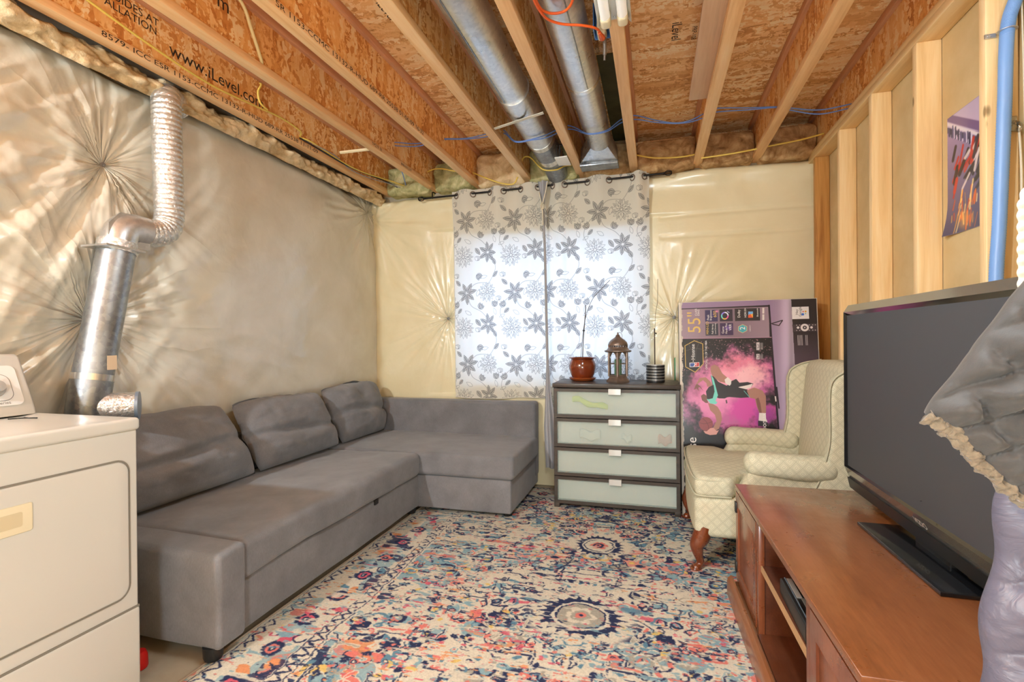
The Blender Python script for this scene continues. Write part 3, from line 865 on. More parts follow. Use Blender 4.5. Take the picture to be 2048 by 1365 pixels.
    # crest: gold outlined shield with a ball behind the lettering
    crest = [(204, 402), (258, 424), (263, 560), (212, 616), (150, 580), (144, 436)]
    c.poly(P(crest), (38, 33, 32)); c.line(P(crest), .005, (206, 168, 86), 1, True)
    for q in ([(150, 470), (205, 452), (258, 462)], [(165, 420), (190, 470), (200, 540)], [(235, 415), (215, 470), (212, 540)]): c.line(P(q), .003, (84, 76, 74))
    c.poly(P([(174, 552), (238, 548), (240, 580), (176, 582)]), (226, 222, 222)); c.poly(P([(178, 556), (206, 554), (208, 562), (200, 578), (180, 578)]), (60, 84, 150)); c.poly(P([(208, 553), (236, 551), (236, 576), (206, 578), (214, 564)]), (196, 60, 60))
    c.line(P([(206, 554), (212, 564), (202, 578)]), .004, (236, 232, 232))
    # pictograms right of the picture
    for (y0, y1) in ((418, 470), (494, 530)):
        c.poly(P([(592, y0), (612, y0), (612, y1), (592, y1)]), (196, 184, 184)); c.line(P([(598, (y0 + y1) / 2 - 10), (606, (y0 + y1) / 2 - 10), (606, (y0 + y1) / 2 + 10), (598, (y0 + y1) / 2 + 10)]), .002, (40, 36, 36))
        for x in (618, 624, 630): c.line(P([(x, y0 + 4), (x, y1 - 4)]), .0026, (180, 170, 170))
    # scuffed left edge
    w = (X < .012 + .006 * fbm(Y * 40, 0, 0, 3, 3)); c.a[w] = np.array((196, 184, 170)) / 255
    return c.image('television_box_print')

def make_poster_image():
    c = Canvas(.34, .47, .0012, (70, 70, 110))
    X, Y = c.X, c.Y
    t = np.clip(Y / .47, 0, 1)[..., None]
    c.a[:] = (np.array((70, 66, 96)) * (1 - t) + np.array((176, 150, 190)) * t) / 255
    n = fbm(X * 14, Y * 14, 0, 2, 4)
    c.poly([(-.02, .47), (.34, .47), (.34, .30), (-.02, .42)], (196, 178, 206))
    c.poly([(0, .46), (.34, .27), (.34, .31), (0, .49)], (120, 96, 140)); c.line([(0, .45), (.34, .255)], .012, (226, 216, 224)); c.line([(0, .425), (.34, .235)], .02, (56, 58, 96))
    R = random.Random(3)
    for _ in range(60):
        x = R.uniform(0, .34); y0 = .40 - .56 * x; h = R.uniform(.01, .05)
        c.poly([(x, y0), (x + .008, y0), (x + .008, y0 + h), (x, y0 + h)], R.choice(((40, 44, 80), (210, 200, 226), (90, 84, 130))))
    for _ in range(46):   # streaks of red and black paint sweeping up to the right
        x, y = R.uniform(.03, .30), R.uniform(.13, .30); L = R.uniform(.03, .09); a = R.uniform(.5, 1.3)
        c.line([(x, y), (x + L * math.cos(a), y + L * math.sin(a))], R.uniform(.008, .024), R.choice(((196, 30, 26), (206, 50, 36), (34, 28, 34), (34, 28, 34), (52, 50, 60), (226, 210, 206))), .9)
    for _ in range(40):
        x, y = R.gauss(.12, .05), R.uniform(0, .14); a = R.uniform(1.1, 1.7); L = R.uniform(.02, .07)
        c.line([(x, y), (x + L * math.cos(a), y + L * math.sin(a))], R.uniform(.003, .010), R.choice(((250, 170, 60), (240, 110, 40), (255, 226, 150), (200, 70, 40))), .8)
    c.blob(.12, .05, .06, .06, (255, 170, 70), .6, 1, .3, 5, 20)
    for _ in range(3):
        for ax_ in (0, 1): c.a = (np.roll(c.a, 1, ax_) + 2 * c.a + np.roll(c.a, -1, ax_)) / 4
    return c.image('poster_print')

# ------------------------------------------------------------------ the room
ZJ = 2.49            # underside of the joists
YB, XL, XR = 4.06, -2.46, 1.15
WIN = (-1.62, -.06, .84, 2.06)
floor = tag(bx('floor', -2.7, 1.3, -2.4, 4.3, -.1, 0, m_conc), kind='structure')
wall_back = tag(boxes('wall_back', [(-2.7, WIN[0], YB, 4.28, 0, ZJ), (WIN[1], 1.3, YB, 4.28, 0, ZJ), (WIN[0], WIN[1], YB, 4.28, 0, WIN[2]), (WIN[0], WIN[1], YB, 4.28, WIN[3], ZJ)], m_conc), kind='structure')
tag(bx('wall_left', -2.7, XL - .06, -2.4, 4.28, 0, 2.82, m_conc), kind='structure')
tag(bx('wall_front', -2.7, 1.3, -2.55, -2.4, 0, 2.82, m_conc), kind='structure')
# window in its deep opening
win = thing('window_1', ((WIN[0] + WIN[1]) / 2, 4.24, WIN[2]), kind='structure')
fw = .05
boxes('window_frame', [(WIN[0], WIN[1], 4.20, 4.27, WIN[2], WIN[2] + fw), (WIN[0], WIN[1], 4.20, 4.27, WIN[3] - fw, WIN[3]), (WIN[0], WIN[0] + fw, 4.20, 4.27, WIN[2], WIN[3]), (WIN[1] - fw, WIN[1], 4.20, 4.27, WIN[2], WIN[3])], m_wframe, win)
xm = (WIN[0] + WIN[1]) / 2
bx('mullion', xm - .02, xm + .02, 4.21, 4.26, WIN[2] + fw, WIN[3] - fw, m_wframe, win)
for a, b in ((WIN[0] + fw, xm - .02), (xm + .02, WIN[1] - fw)):
    bx('pane', a, b, 4.233, 4.237, WIN[2] + fw, WIN[3] - fw, m_glass, win)

# right wall: studs, plates, back of the drywall of the next room
wr = thing('wall_right', (XR, 1, 0), kind='structure')
bx('drywall_panel', XR, XR + .013, 1.53, 2.475, .0, 2.43, m_dry, wr)
bx('drywall_panel', XR, XR + .013, 2.478, 4.06, .0, 2.43, m_dry, wr)
bx('drywall_panel', XR, XR + .013, -2.4, 1.527, .0, 2.43, m_dry, wr)
for i, y in enumerate((3.846, 3.380, 2.925, 2.475, 2.025, 1.57, 1.115, .66, .2, -.25, -.7, -1.15, -1.6, -2.05)):
    bx('stud', 1.06, 1.148, y, y + .038, .04, 2.424, m_stud_old if i == 0 else m_stud, wr, .003)
bx('top_plate', 1.06, 1.148, -2.4, 4.0, 2.424, 2.462, m_plate, wr, .003)
bx('top_plate', 1.062, 1.148, -2.4, 4.0, 2.462, 2.49, m_plate, wr, .002)
bx('bottom_plate', 1.06, 1.148, -2.4, 4.0, 0, .038, m_plate, wr, .003)
bx('upper_blocking', XR, XR + .15, -2.4, 4.28, 2.43, 2.82, m_dry, wr)

# ceiling: strand-board subfloor sheets on wooden I-joists
ce = thing('ceiling', (-.7, 1, 2.79), kind='structure')
for a, b in ((-2.55, -1.94), (-1.937, -.80), (-.797, .42), (.423, 1.62), (1.623, 2.836), (2.839, 4.3)):
    bx('subfloor_panel', -2.7, 1.3, a, b, 2.79, 2.81, m_sub, ce)
JX = [-2.295, -1.85, -1.457, -1.008, -.577, -.17, .29, .69, 1.09]
JW = .060
joists = []
for x in JX:
    c = x + JW / 2
    j = bx('joist', c - .006, c + .006, -2.3, 4.10, ZJ + .03, 2.79 - .03, m_web, ce)
    bx('bottom_flange', x, x + JW, -2.3, 4.10, ZJ, ZJ + .038, m_flange, j, .003)
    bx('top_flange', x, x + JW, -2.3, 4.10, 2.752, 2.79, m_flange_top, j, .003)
    joists.append(j)
bx('rim_board', -2.7, 1.3, 4.20, 4.24, ZJ, 2.79, m_sub, ce)
m_ink_web = m_ink
def stamp(j, s, y, z, size, right=True):
    x = JX[j] + JW / 2 + (.0068 if right else -.0068)
    text('lettering', s, size, (x, y, z), (0, 1, 0), (0, 0, 1), m_ink, joists[j])
def edge_stamp(j, s, y, size=.026, sx=1.0):
    text('lettering', s, size, (JX[j] + JW + .0006, y, ZJ + .009), (0, 1, 0), (0, 0, 1), m_ink, joists[j], 'LEFT', sx)
edge_stamp(0, '8579- ICC ESR 1153-CCMC 13132-R-HUD 689-RR 25538 11-11-09', 1.57, .034, 1.5)
edge_stamp(2, 'SR 1153-CCMC 13132-R-HUD 689-RR 25538 01-06-09 16-32', 1.62, .034, 1.5)
edge_stamp(1, 'TM219  01', 2.95, .03); edge_stamp(1, '8696-16-TJ 219', 3.35, .026)
stamp(0, 'www.iLevel.com', 1.90, 2.600, .092)
stamp(0, 'GUIDES AT', 1.60, 2.70, .05); stamp(0, 'ALLATION', 1.60, 2.655, .05)
stamp(1, 'm', 1.75, 2.66, .09)
for yy in (2.43, 2.78): text('lettering', '-------------------', .028, (JX[1] - .012 + .0, yy, 2.53), (0, 0, 1), (0, -1, 0), m_ink, joists[0])
for (x, y, s, sz) in ((.10, 2.66, 'iLevel', .07), (.20, 2.72, 'PRP-108', .035), (.36, 2.45, 'EXPOSURE 1   STURD-I-FLOOR', .035), (.36, 2.40, '24 oc SIZED FOR SPACING', .035), (-.30, 2.60, 'T&G NET WIDTH 47-1/2', .03), (-1.25, 2.1, 'iLevel', .06)):
    text('lettering', s, sz, (x, y, 2.7893), (0, 1, 0), (1, 0, 0), m_ink, ce)

# nailed pale board beside the joist near the shop light, patch of dark barrier
pl = thing('plank', (.235, 2.2, 2.53))
tag(pl, 'short pale plank lying on the joist edge, ending above the television box', 'plank')
bx('board', .196, .292, 1.0, 2.98, ZJ + .0385, ZJ + .058, lumber('pale_plank_lumber', 1, [lin(196, 152, 118), lin(214, 176, 142), lin(190, 150, 120)], 5, False), pl, .002)
tag(bx('weather_barrier', -.30, -.172, 2.84, 4.1, 2.782, 2.7895, m_olive), 'dark olive sheet fixed to the subfloor beside the right round duct', 'sheet')

# ------------------------------------------------------------------ insulation
def radial_wrinkles(a, z, pins):
    h = 0
    for (py, pz, amp, L, f, seed, dep) in pins:
        dy, dz = a - py, z - pz; r = np.hypot(dy, dz) + 1e-6
        cx, cy = dy / r, dz / r
        w = fbm(cx * f, cy * f, r * 1.1, seed, 3) + .45 * vn(cx * f * 3.1, cy * f * 3.1, r * .8, seed + 5)
        w = np.clip(1 - np.abs(w) * 2.2, -.6, 1)                    # sharp ridges
        dl = .55 + .75 * np.clip(-cx * .6 - cy * .8, 0, 1) if seed == 1 else 1.0
        h = h + amp * dl * w * np.exp(-r / (L * dl)) * np.clip(r / .12, 0, 1) - dep * np.exp(-r / .20)
    return h
pinsL = [(1.737, 2.028, .020, .9, 3.2, 1, .05), (1.66, 1.305, .014, .75, 3.6, 2, .05), (3.92, 2.33, .014, .60, 3.6, 3, .02), (.6, 1.7, .03, .6, 3.2, 5, .05), (-.5, 1.7, .03, .6, 3.2, 6, .05)]
def left_h(y, z):
    h = .042 + radial_wrinkles(y, z, pinsL) + .018 * fbm(y * 1.3, z * 1.3, 0, 8, 3)
    fold = fbm(y * 1.1 + z * .9, (y - z) * 4.5, 0, 22, 3); h = h + .016 * (1 - np.abs(fold) * 1.6) * np.clip((2.5 - y) / 1.0, 0.1, 1)
    h = np.clip(h, -.03, .125)
    h = h * np.clip((2.50 - z) / .10, .2, 1)
    return h
ys = np.linspace(-2.35, 4.02, 470); zs = np.linspace(.01, 2.47, 200)
Yg, Zg = np.meshgrid(ys, zs, indexing='ij')
Hh = left_h(Yg, Zg)
topw = .028 * fbm(Yg * 2.2, 0, 0, 77, 3) * np.clip((Zg - 2.2) / .27, 0, 1)
roll = np.clip((Zg - 2.43) / .04, 0, 1)
insl = thing('insulation_blanket', (XL, 2, 0), 'shiny film-covered insulation blanket on left wall, puckered around its pins', 'insulation')
grid('film_facing', XL + Hh - roll ** 2 * .05, Yg, Zg + topw + .004, m_film, insl, flip=False)
bx('blanket_core', XL - .058, XL - .035, -2.35, 4.02, .01, 2.44, m_fib, insl)
for (y, z) in ((1.737, 2.028), (1.66, 1.305)):
    hx = XL + float(left_h(np.array(y), np.array(z)))
    lathe('pin_washer', [(0, .0), (.014, 0), (.014, .003), (.004, .004), (.004, .012), (0, .012)], (0, 0, 0), m_grey, insl, 12)
    o = insl.children[-1]; o.matrix_basis = Matrix.Translation((hx + .002, y, z)) @ Matrix.Rotation(PI / 2, 4, 'Y')
# loose fibreglass along the top of the left wall, under the first joist
ys = np.linspace(.2, 4.02, 300); th = np.linspace(-.2, 3.1, 22)
Yg, Tg = np.meshgrid(ys, th, indexing='ij')
rad = .080 + .022 * fbm(Yg * 7, Tg * 1.3, 0, 41, 4) + .012 * fbm(Yg * 26, Tg * 4, 0, 43, 3)
tag(grid('fibreglass_fringe', -2.42 + rad * 1.35 * np.cos(Tg - .7), Yg, 2.446 + rad * .8 * np.sin(Tg - .7) , m_fib, flip=True), 'torn cream fibreglass edge hanging over the top of the left blanket', 'insulation')

pinsB = [(-1.72, 1.385, .013, .36, 6.0, 11, .03), (.15, 1.36, .013, .36, 5.0, 12, .035), (-2.43, 2.30, .018, .4, 3, 13, .0)]
def back_h(x, z):
    h = .035 + radial_wrinkles(x, z, pinsB) + .010 * fbm(x * 1.6, z * 1.6, 0, 18, 3)
    h = h - .012 * np.exp(-((z - 2.13 - .02 * np.sin(x * 2)) / .012) ** 2) * (x > .05) - .010 * np.exp(-((z - 1.98) / .012) ** 2) * (x > .05)
    e = np.minimum(np.minimum(np.abs(x - WIN[0]), np.abs(x - WIN[1])), .3) / .3
    inz = (z > WIN[2] - .1) & (z < WIN[3] + .1)
    h = np.where(inz, h * (.35 + .65 * e), h)
    h = h + .03 * np.exp(-((z - 2.42) / .06) ** 2) + .02 * fbm(x * 2.5, z, 0, 19, 2) * np.exp(-((z - 2.42) / .08) ** 2)
    return np.clip(h, -.01, .12)
xs = np.linspace(-2.45, 1.135, 300); zs = np.linspace(.01, 2.475, 190)
Xg, Zg = np.meshgrid(xs, zs, indexing='ij')
mk = ~((Xg[:-1, :-1] > WIN[0] - .004) & (Xg[1:, 1:] < WIN[1] + .004) & (Zg[:-1, :-1] > WIN[2] - .004) & (Zg[1:, 1:] < WIN[3] + .004))
insb = thing('insulation_blanket', (-.7, YB, 0), 'smooth cream film-covered insulation blanket on back wall around the curtained window', 'insulation')
roll = np.clip((Zg - 2.43) / .045, 0, 1)
grid('film_facing', Xg, YB - .004 - back_h(Xg, Zg) + roll ** 2 * .07, Zg + .012 * fbm(Xg * 2, 0, 0, 88, 2) * np.clip((Zg - 2.3) / .1, 0, 1) + .012 * (Xg + .7) * np.clip((Zg - 2.2) / .25, 0, 1) - .006, m_film_b, insb, mask=mk, flip=True)
for (x, z) in ((-1.72, 1.385), (.15, 1.36)):
    hy = YB - .004 - float(back_h(np.array(x), np.array(z)))
    lathe('pin_washer', [(0, .0), (.013, 0), (.013, .003), (.004, .004), (.004, .012), (0, .012)], (0, 0, 0), m_grey, insb, 12)
    o = insb.children[-1]; o.matrix_basis = Matrix.Translation((x, hy - .002, z)) @ Matrix.Rotation(PI / 2, 4, 'X')
bay_txt = [(0, m_fib_g, 'green-wrapped fibreglass batt in the leftmost end bay above the corner'), (1, m_fib_g, 'olive and cream fibreglass batt above the left end of the curtain rod'),
           (2, m_fib, 'fluffy cream fibreglass batt over the left curtain'), (3, m_fib_g, 'dark greenish batt behind the end of the left round duct'),
           (4, m_fib_d, 'brown batt behind the flared boot of the right round duct'), (5, m_fib_d, 'brown batt over the right end of the curtain rod'),
           (6, m_fib_d, 'brown crumpled batt in the bay below the pale plank'), (7, m_fib_d, 'brown crumpled batt in the last bay beside the stud wall')]
for i, mt, lab in bay_txt:
    def lump(P, U, i=i):
        n = fbm(P[:, 0] * 8, P[:, 1] * 8, P[:, 2] * 8 + i * 5, 60 + i, 3)
        P = P.copy(); P[:, 1] += n * .045 * (U[:, 1] < .5); P[:, 2] += n * .012
        return P
    top = 2.74 if i in (2, 3) else (2.71 if i < 5 else 2.70)
    tag(softbox('fibreglass_batt', (JX[i] + JW / 2 + .012, JX[i + 1] + JW / 2 - .012, 3.93, 4.18, 2.465, top), .05, mt, None, (14, 6, 12), lump), lab, 'insulation', 'fibreglass batts in the joist bays')

# ------------------------------------------------------------------ ducts
d1 = thing('round_duct', (-.755, 2, 2.6), 'large round galvanised duct in the bay above the left curtain', 'duct')
tube('duct_pipe', [(-.755, -1.5, 2.605), (-.755, 2.55, 2.605), (-.752, 3.35, 2.600)], .094, m_galv, d1, 36)
tube('duct_pipe', [(-.752, 2.70, 2.601), (-.75, 3.42, 2.598)], .0975, m_galv, d1, 36)
tube('end_elbow', [(-.75, 3.40, 2.598), (-.745, 3.62, 2.592), (-.735, 3.80, 2.565), (-.725, 3.93, 2.50)], [.0955, .095, .092, .080], m_galv_d, d1, 32)
tube('tape_band', [(-.75, 3.37, 2.598), (-.75, 3.43, 2.598)], .0992, m_tape, d1, 36)
tube('tape_band', [(-.744, 3.66, 2.588), (-.741, 3.71, 2.579)], .0968, m_tape, d1, 36)
tube('seam_bead', [(-.79, -1.5, 2.5165), (-.79, 2.68, 2.5165)], .004, m_galv_d, d1, 6)
d2 = thing('round_duct', (-.36, 2, 2.6), 'round galvanised duct beside the orange cord, ending in a flared boot', 'duct')
tube('duct_pipe', [(-.362, -1.5, 2.612), (-.362, 2.72, 2.61)], .089, m_galv, d2, 36)
tube('duct_pipe', [(-.362, 2.70, 2.61), (-.362, 3.60, 2.602)], .0845, m_galv, d2, 36)
tube('tape_band', [(-.362, 2.69, 2.61), (-.362, 2.725, 2.61)], .0905, m_tape, d2, 36)
tube('seam_bead', [(-.33, -1.5, 2.529), (-.33, 2.68, 2.529)], .004, m_galv_d, d2, 6)
# boot: round to flat rectangle
seg = 32; V = []; Fc = []
for k in range(seg):
    t = 2 * PI * k / seg; V.append((-.362 + .0845 * math.cos(t), 3.56, 2.602 + .0845 * math.sin(t)))
for k in range(seg):
    t = 2 * PI * k / seg; ct, st = math.cos(t), math.sin(t); q = 1 / max(abs(ct), abs(st))
    V.append((-.378 + .130 * ct * q, 3.68, 2.537 + .052 * st * q))
for k in range(seg): Fc.append((k, (k + 1) % seg, seg + (k + 1) % seg, seg + k))
autosmooth(mobj('boot_transition', V, Fc, m_galv, d2, True), .8)
bx('boot_box', -.508, -.248, 3.68, 3.79, 2.485, 2.589, m_galv, d2, .003)
bx('boot_collar', -.515, -.241, 3.672, 3.80, 2.462, 2.486, m_galv_d, d2, .002)
tag(slab('hanger_strap', [(-.935, 2.93), (-.60, 2.805), (-.60, 2.83), (-.935, 2.955)], 'z', 2.494, 2.4975, m_strap), 'pale flat hanger strap stretched under the left round duct', 'strap')
cp = thing('cover_plate', (-.62, 3.56, 2.47), 'small white cover plate fixed under the joist between the ducts', 'plate')
slab('plate', [(-.668, 3.50), (-.578, 3.49), (-.578, 3.68), (-.668, 3.66)], 'z', 2.478, 2.486, m_white_board, cp, .002)
tubes('bent_wires', [([(-.65, 3.48, 2.487), (-.63, 3.40, 2.53), (-.60, 3.42, 2.54)], .003), ([(-.63, 3.47, 2.487), (-.61, 3.38, 2.52), (-.585, 3.36, 2.51)], .003)], m_dark, cp, 6)

# dryer vent on the left wall
vent = thing('dryer_vent', (-2.3, 1.7, .8), 'silver dryer vent of pleated foil hose, elbow and slanted pipe on left wall', 'duct')
fp = catmull([(-2.29, 1.70, 1.715), (-2.29, 1.80, 1.715), (-2.29, 1.88, 1.735), (-2.295, 1.920, 1.80), (-2.30, 1.924, 1.95), (-2.30, 1.920, 2.15), (-2.30, 1.918, 2.32), (-2.315, 1.93, 2.40), (-2.36, 1.98, 2.44), (-2.42, 2.08, 2.45)], 40)
s_ = np.cumsum(np.r_[0, np.linalg.norm(np.diff(fp, axis=0), axis=1)])
rr = .0615 * np.where(s_ < .08, .97, 1 + .07 * np.abs(np.sin(s_ * PI / .024)))
tube('foil_hose', fp, rr, m_foil, vent, 28)
ep = catmull([(-2.285, 1.665, 1.60), (-2.285, 1.668, 1.65), (-2.286, 1.69, 1.70), (-2.288, 1.735, 1.716), (-2.29, 1.79, 1.716)], 8)
tube('elbow', ep, .068, m_galv, vent, 28)
oct_ = lambda cy, cz, h, w, a: [(cy - w, cz - h), (cy - w, cz + h * .25), (cy - w * .45, cz + h), (cy + w * .55, cz + h), (cy + w, cz + h * .5), (cy + w, cz - h)]
slab('elbow_flange', oct_(1.70, 1.70, .075, .092, 0), 'x', -2.262, -2.256, m_galv, vent, 0)
pdir = np.array([0, 1.55 - 1.662, 1.03 - 1.62])
tube('slanted_pipe', [(-2.285, 1.664, 1.625), (-2.285, 1.555, 1.04)], .071, m_galv_d, vent, 32)
tube('pipe_collar', [(-2.285, 1.6665, 1.645), (-2.285, 1.658, 1.598)], .0745, m_foil, vent, 32)
slab('collar_rim', [(1.566, 1.612), (1.735, 1.604), (1.735, 1.612), (1.566, 1.620)], 'x', -2.36, -2.21, m_galv, vent)
tube('lower_collar', [(-2.285, 1.557, 1.052), (-2.285, 1.540, .955), (-2.285, 1.528, .86)], .074, m_galv_d, vent, 32)
tube('tape_band', [(-2.285, 1.560, 1.066), (-2.285, 1.555, 1.04)], .0755, m_tape, vent, 32)
tube('side_stub', [(-2.27, 1.545, .93), (-2.22, 1.60, .928), (-2.165, 1.655, .926)], .058, m_foil, vent, 28)
tube('stub_cap', [(-2.168, 1.652, .926), (-2.160, 1.660, .926)], .0605, plain('blue_grey_cap', (150, 168, 190), .35, .6), vent, 28)
bx('paper_tag', -2.2135, -2.2125, 1.565, 1.605, 1.085, 1.145, m_label_paper, vent)

# ------------------------------------------------------------------ rug
rim = make_rug_image()
m_rug, _ = img_mat('woven_rug', rim, .95, spec=.1, bump=.5)
RX0, RX1, RY0, RY1 = -1.61, .99, .36, 3.95
rug = thing('rug', (-.31, 2.15, 0), 'faded oriental rug in cream, navy, pink and pale blue on concrete floor', 'rug')
nx, ny = 60, 80
xs = np.linspace(RX0, RX1, nx); ys = np.linspace(RY0, RY1, ny); Xg, Yg = np.meshgrid(xs, ys, indexing='ij')
Zg = .011 + .0015 * fbm(Xg * 3, Yg * 3, 0, 5, 2); e = np.minimum(np.minimum(Xg - RX0, RX1 - Xg), np.minimum(Yg - RY0, RY1 - Yg)); Zg = np.where(e < 1e-4, .003, Zg)
uv = np.stack([(Xg - RX0) / (RX1 - RX0), (Yg - RY0) / (RY1 - RY0)], -1)
grid('pile', Xg, Yg, Zg, m_rug.m, rug, uv)
m_bind = plain('rug_binding', (150, 132, 112), .9)
tubes('bound_edge', [([(RX0, RY0, .005), (RX0, RY1, .005)], .005), ([(RX1, RY0, .005), (RX1, RY1, .005)], .005), ([(RX0, RY0, .005), (RX1, RY0, .005)], .005), ([(RX0, RY1, .005), (RX1, RY1, .005)], .005)], m_bind, rug, 8)

# ------------------------------------------------------------------ corner sofa
so = thing('corner_sofa', (-1.9, 2.7, 0), 'grey woven corner sofa bed with chaise along the curtained wall', 'sofa')
def wob(seed, amp, f=5):
    def fn(P, U):
        n = fbm(P[:, 0] * f, P[:, 1] * f, P[:, 2] * f, seed, 3)
        return P + (U * amp) * n[:, None]
    return fn
softbox('sofa_base', (-2.385, -1.585, 1.60, 3.20, .045, .262), .012, m_sofa, so, (4, 8, 3), wob(1, .003))
softbox('chaise_base', (-2.385, -.915, 3.175, 3.97, .04, .266), .012, m_sofa, so, (8, 4, 3), wob(2, .003))
def matt(P, U):
    P = P.copy(); up = U[:, 2] > .3
    n = fbm(P[:, 0] * 3, P[:, 1] * 3, 0, 6, 4); cr = 1 - np.abs(fbm(P[:, 0] * 7, P[:, 1] * 5, 0, 9, 3))
    P[:, 2] += np.where(up, .007 * n + .004 * cr + .008 * (1 - U[:, 0] ** 2) * (1 - U[:, 1] ** 2), .005 * fbm(P[:, 1] * 3, 0, 0, 4, 2))
    P[:, 0] += np.where(U[:, 0] > .9, .008 * fbm(P[:, 1] * 4, P[:, 2] * 9, 0, 7, 3), 0)
    # front lower hem droops at the near end
    d = np.clip((2.0 - P[:, 1]) / .4, 0, 1) * (U[:, 0] > .8) * (U[:, 2] < -.5); P[:, 2] -= .018 * d
    return P
softbox('seat_mattress', (-2.38, -1.555, 1.60, 3.168, .264, .418), .045, m_sofa, so, (24, 44, 4), matt, 4)
def matt2(P, U):
    P = P.copy(); n = fbm(P[:, 0] * 3, P[:, 1] * 3, 0, 16, 4)
    P[:, 2] += np.where(U[:, 2] > .3, .006 * n + .006 * (1 - U[:, 0] ** 2) * (1 - U[:, 1] ** 2), 0)
    return P
softbox('chaise_mattress', (-2.38, -.890, 3.150, 3.895, .270, .428), .030, m_sofa, so, (30, 16, 4), matt2, 4)
softbox('chaise_side_rest', (-2.36, -.905, 3.86, 3.985, .10, .700), .028, m_sofa, so, (10, 3, 6), wob(3, .004), 4)
softbox('backrest', (-2.435, -2.385, 1.47, 3.985, .06, .66), .03, m_sofa, so, (3, 10, 5), wob(4, .004))
def arm(P, U):
    P = P.copy()
    n = fbm(P[:, 0] * 6, P[:, 1] * 9, P[:, 2] * 7, 23, 4)
    P[:, 2] += np.where(U[:, 2] > .8, .012 * np.clip((P[:, 1] - 1.47) / .14, 0, 1) * 1.0 + .010 * np.clip((-1.56 - P[:, 0]) / .4, 0, 1), 0)
    P[:, 1] += np.where(U[:, 1] < -.8, -.012 * (1 - U[:, 2] ** 2) * (1 - U[:, 0] ** 2) + .005 * n, 0)
    P[:, 0] += np.where(U[:, 0] > .8, .004 * n, 0)
    return P
softbox('armrest', (-2.36, -1.548, 1.475, 1.612, .052, .405), .022, m_sofa, so, (14, 6, 10), arm, 4)
m_pipe = m_sofa
tubes('piping', [([(-2.34, 1.482, .402), (-1.9, 1.480, .400), (-1.566, 1.486, .392), (-1.556, 1.50, .398), (-1.556, 1.60, .405)], .0035)], m_sofa, so, 6)
bx('pull_tab', -1.586, -1.578, 2.60, 2.64, .235, .262, m_dark, so)
for x, y in ((-1.60, 1.50), (-2.30, 1.52), (-.96, 3.25), (-.96, 3.9), (-1.62, 3.13), (-2.30, 3.9)):
    lathe('foot', [(.030, .0), (.034, .012), (.036, .05), (0, .05)], (x, y, .012 if y > 1.45 else 0), m_dark, so, 16)
def pillow(y0, y1, seed, lean0, lean1, lab, ztop, skew0=.12, skew1=.13, thick=.22):
    """loose back cushion: two puffed faces meeting in a seam, leaning on the backrest"""
    n, m_ = 44, 36
    u, v = np.meshgrid(np.linspace(-1, 1, n), np.linspace(-1, 1, m_), indexing='ij')
    prof = ((1 - np.abs(u) ** 3.2) * (1 - np.abs(v) ** 3.0)) ** .5
    V = []; zb = .424
    Fs = []
    for sgn in (1, -1):
        t = (1 if sgn > 0 else -.45) * prof * thick / 2
        nn = fbm(u * 1.6, v * 1.6, sgn, seed, 4)
        bag = np.exp(-((v + .05 + .12 * np.sin(u * 1.5 + seed)) / .11) ** 2)       # crease across the middle
        t = t * (1 + .16 * nn) - (.030 * bag * (1 - u ** 2 * .5) if sgn > 0 else 0) + (.018 * np.exp(-((v + .45) / .3) ** 2) * prof if sgn > 0 else 0)
        t = t + (sgn > 0) * .006 * (1 - np.abs(fbm(u * 3 + v, v * 7, 0, seed + 3, 3))) * prof
        cu = 1 - .03 * np.abs(v) ** 6 - .03 * (1 - np.abs(v) ** 2) * (np.abs(u) > .8) * 0; cv = 1 - .07 * np.abs(u) ** 6 + .012 * fbm(u * 2, 0, 0, seed, 2)
        w = (y1 - y0) / 2
        Y = (y0 + y1) / 2 + u * w * cu * (1 - .03 * (v + 1) / 2) + (skew0 + (skew1 - skew0) * (u + 1) / 2) * (1 - (v + 1) / 2)
        H = ztop - zb
        S = (v + 1) / 2 * cv
        # lower part stands forward, upper part leans on the back
        X = lean0 + (lean1 - lean0) * S ** .9 + t * .96
        Z = zb + .012 + S * H + t * .22 + .012 * nn * (S > .7)
        Z = np.maximum(Z, .428 + .004 * (sgn < 0))
        V.append(np.stack([X, Y, Z], -1).reshape(-1, 3))
    I = np.arange(n * m_).reshape(n, m_)
    q = np.stack([I[:-1, :-1], I[1:, :-1], I[1:, 1:], I[:-1, 1:]], -1).reshape(-1, 4)
    F2 = np.concatenate([q, q[:, ::-1] + n * m_])
    o = mobj('sofa_cushion', np.concatenate(V), F2.tolist(), m_sofa, None, True)
    bm = bmesh.new(); bm.from_mesh(o.data); bmesh.ops.remove_doubles(bm, verts=bm.verts[:], dist=.0008); bmesh.ops.recalc_face_normals(bm, faces=bm.faces[:]); bm.to_mesh(o.data); bm.free()
    o.data.polygons.foreach_set('use_smooth', [True] * len(o.data.polygons))
    tag(o, lab, 'cushion', 'loose back cushions on the grey sofa')
pillow(1.47, 2.265, 3, -2.225, -2.335, 'grey sofa back cushion nearest the white dryer', .852)
pillow(2.305, 3.075, 7, -2.235, -2.335, 'middle of the three grey sofa back cushions', .842)
pillow(3.105, 3.83, 12, -2.235, -2.335, 'grey sofa back cushion in the corner by the curtained wall', .850, .13, .02)

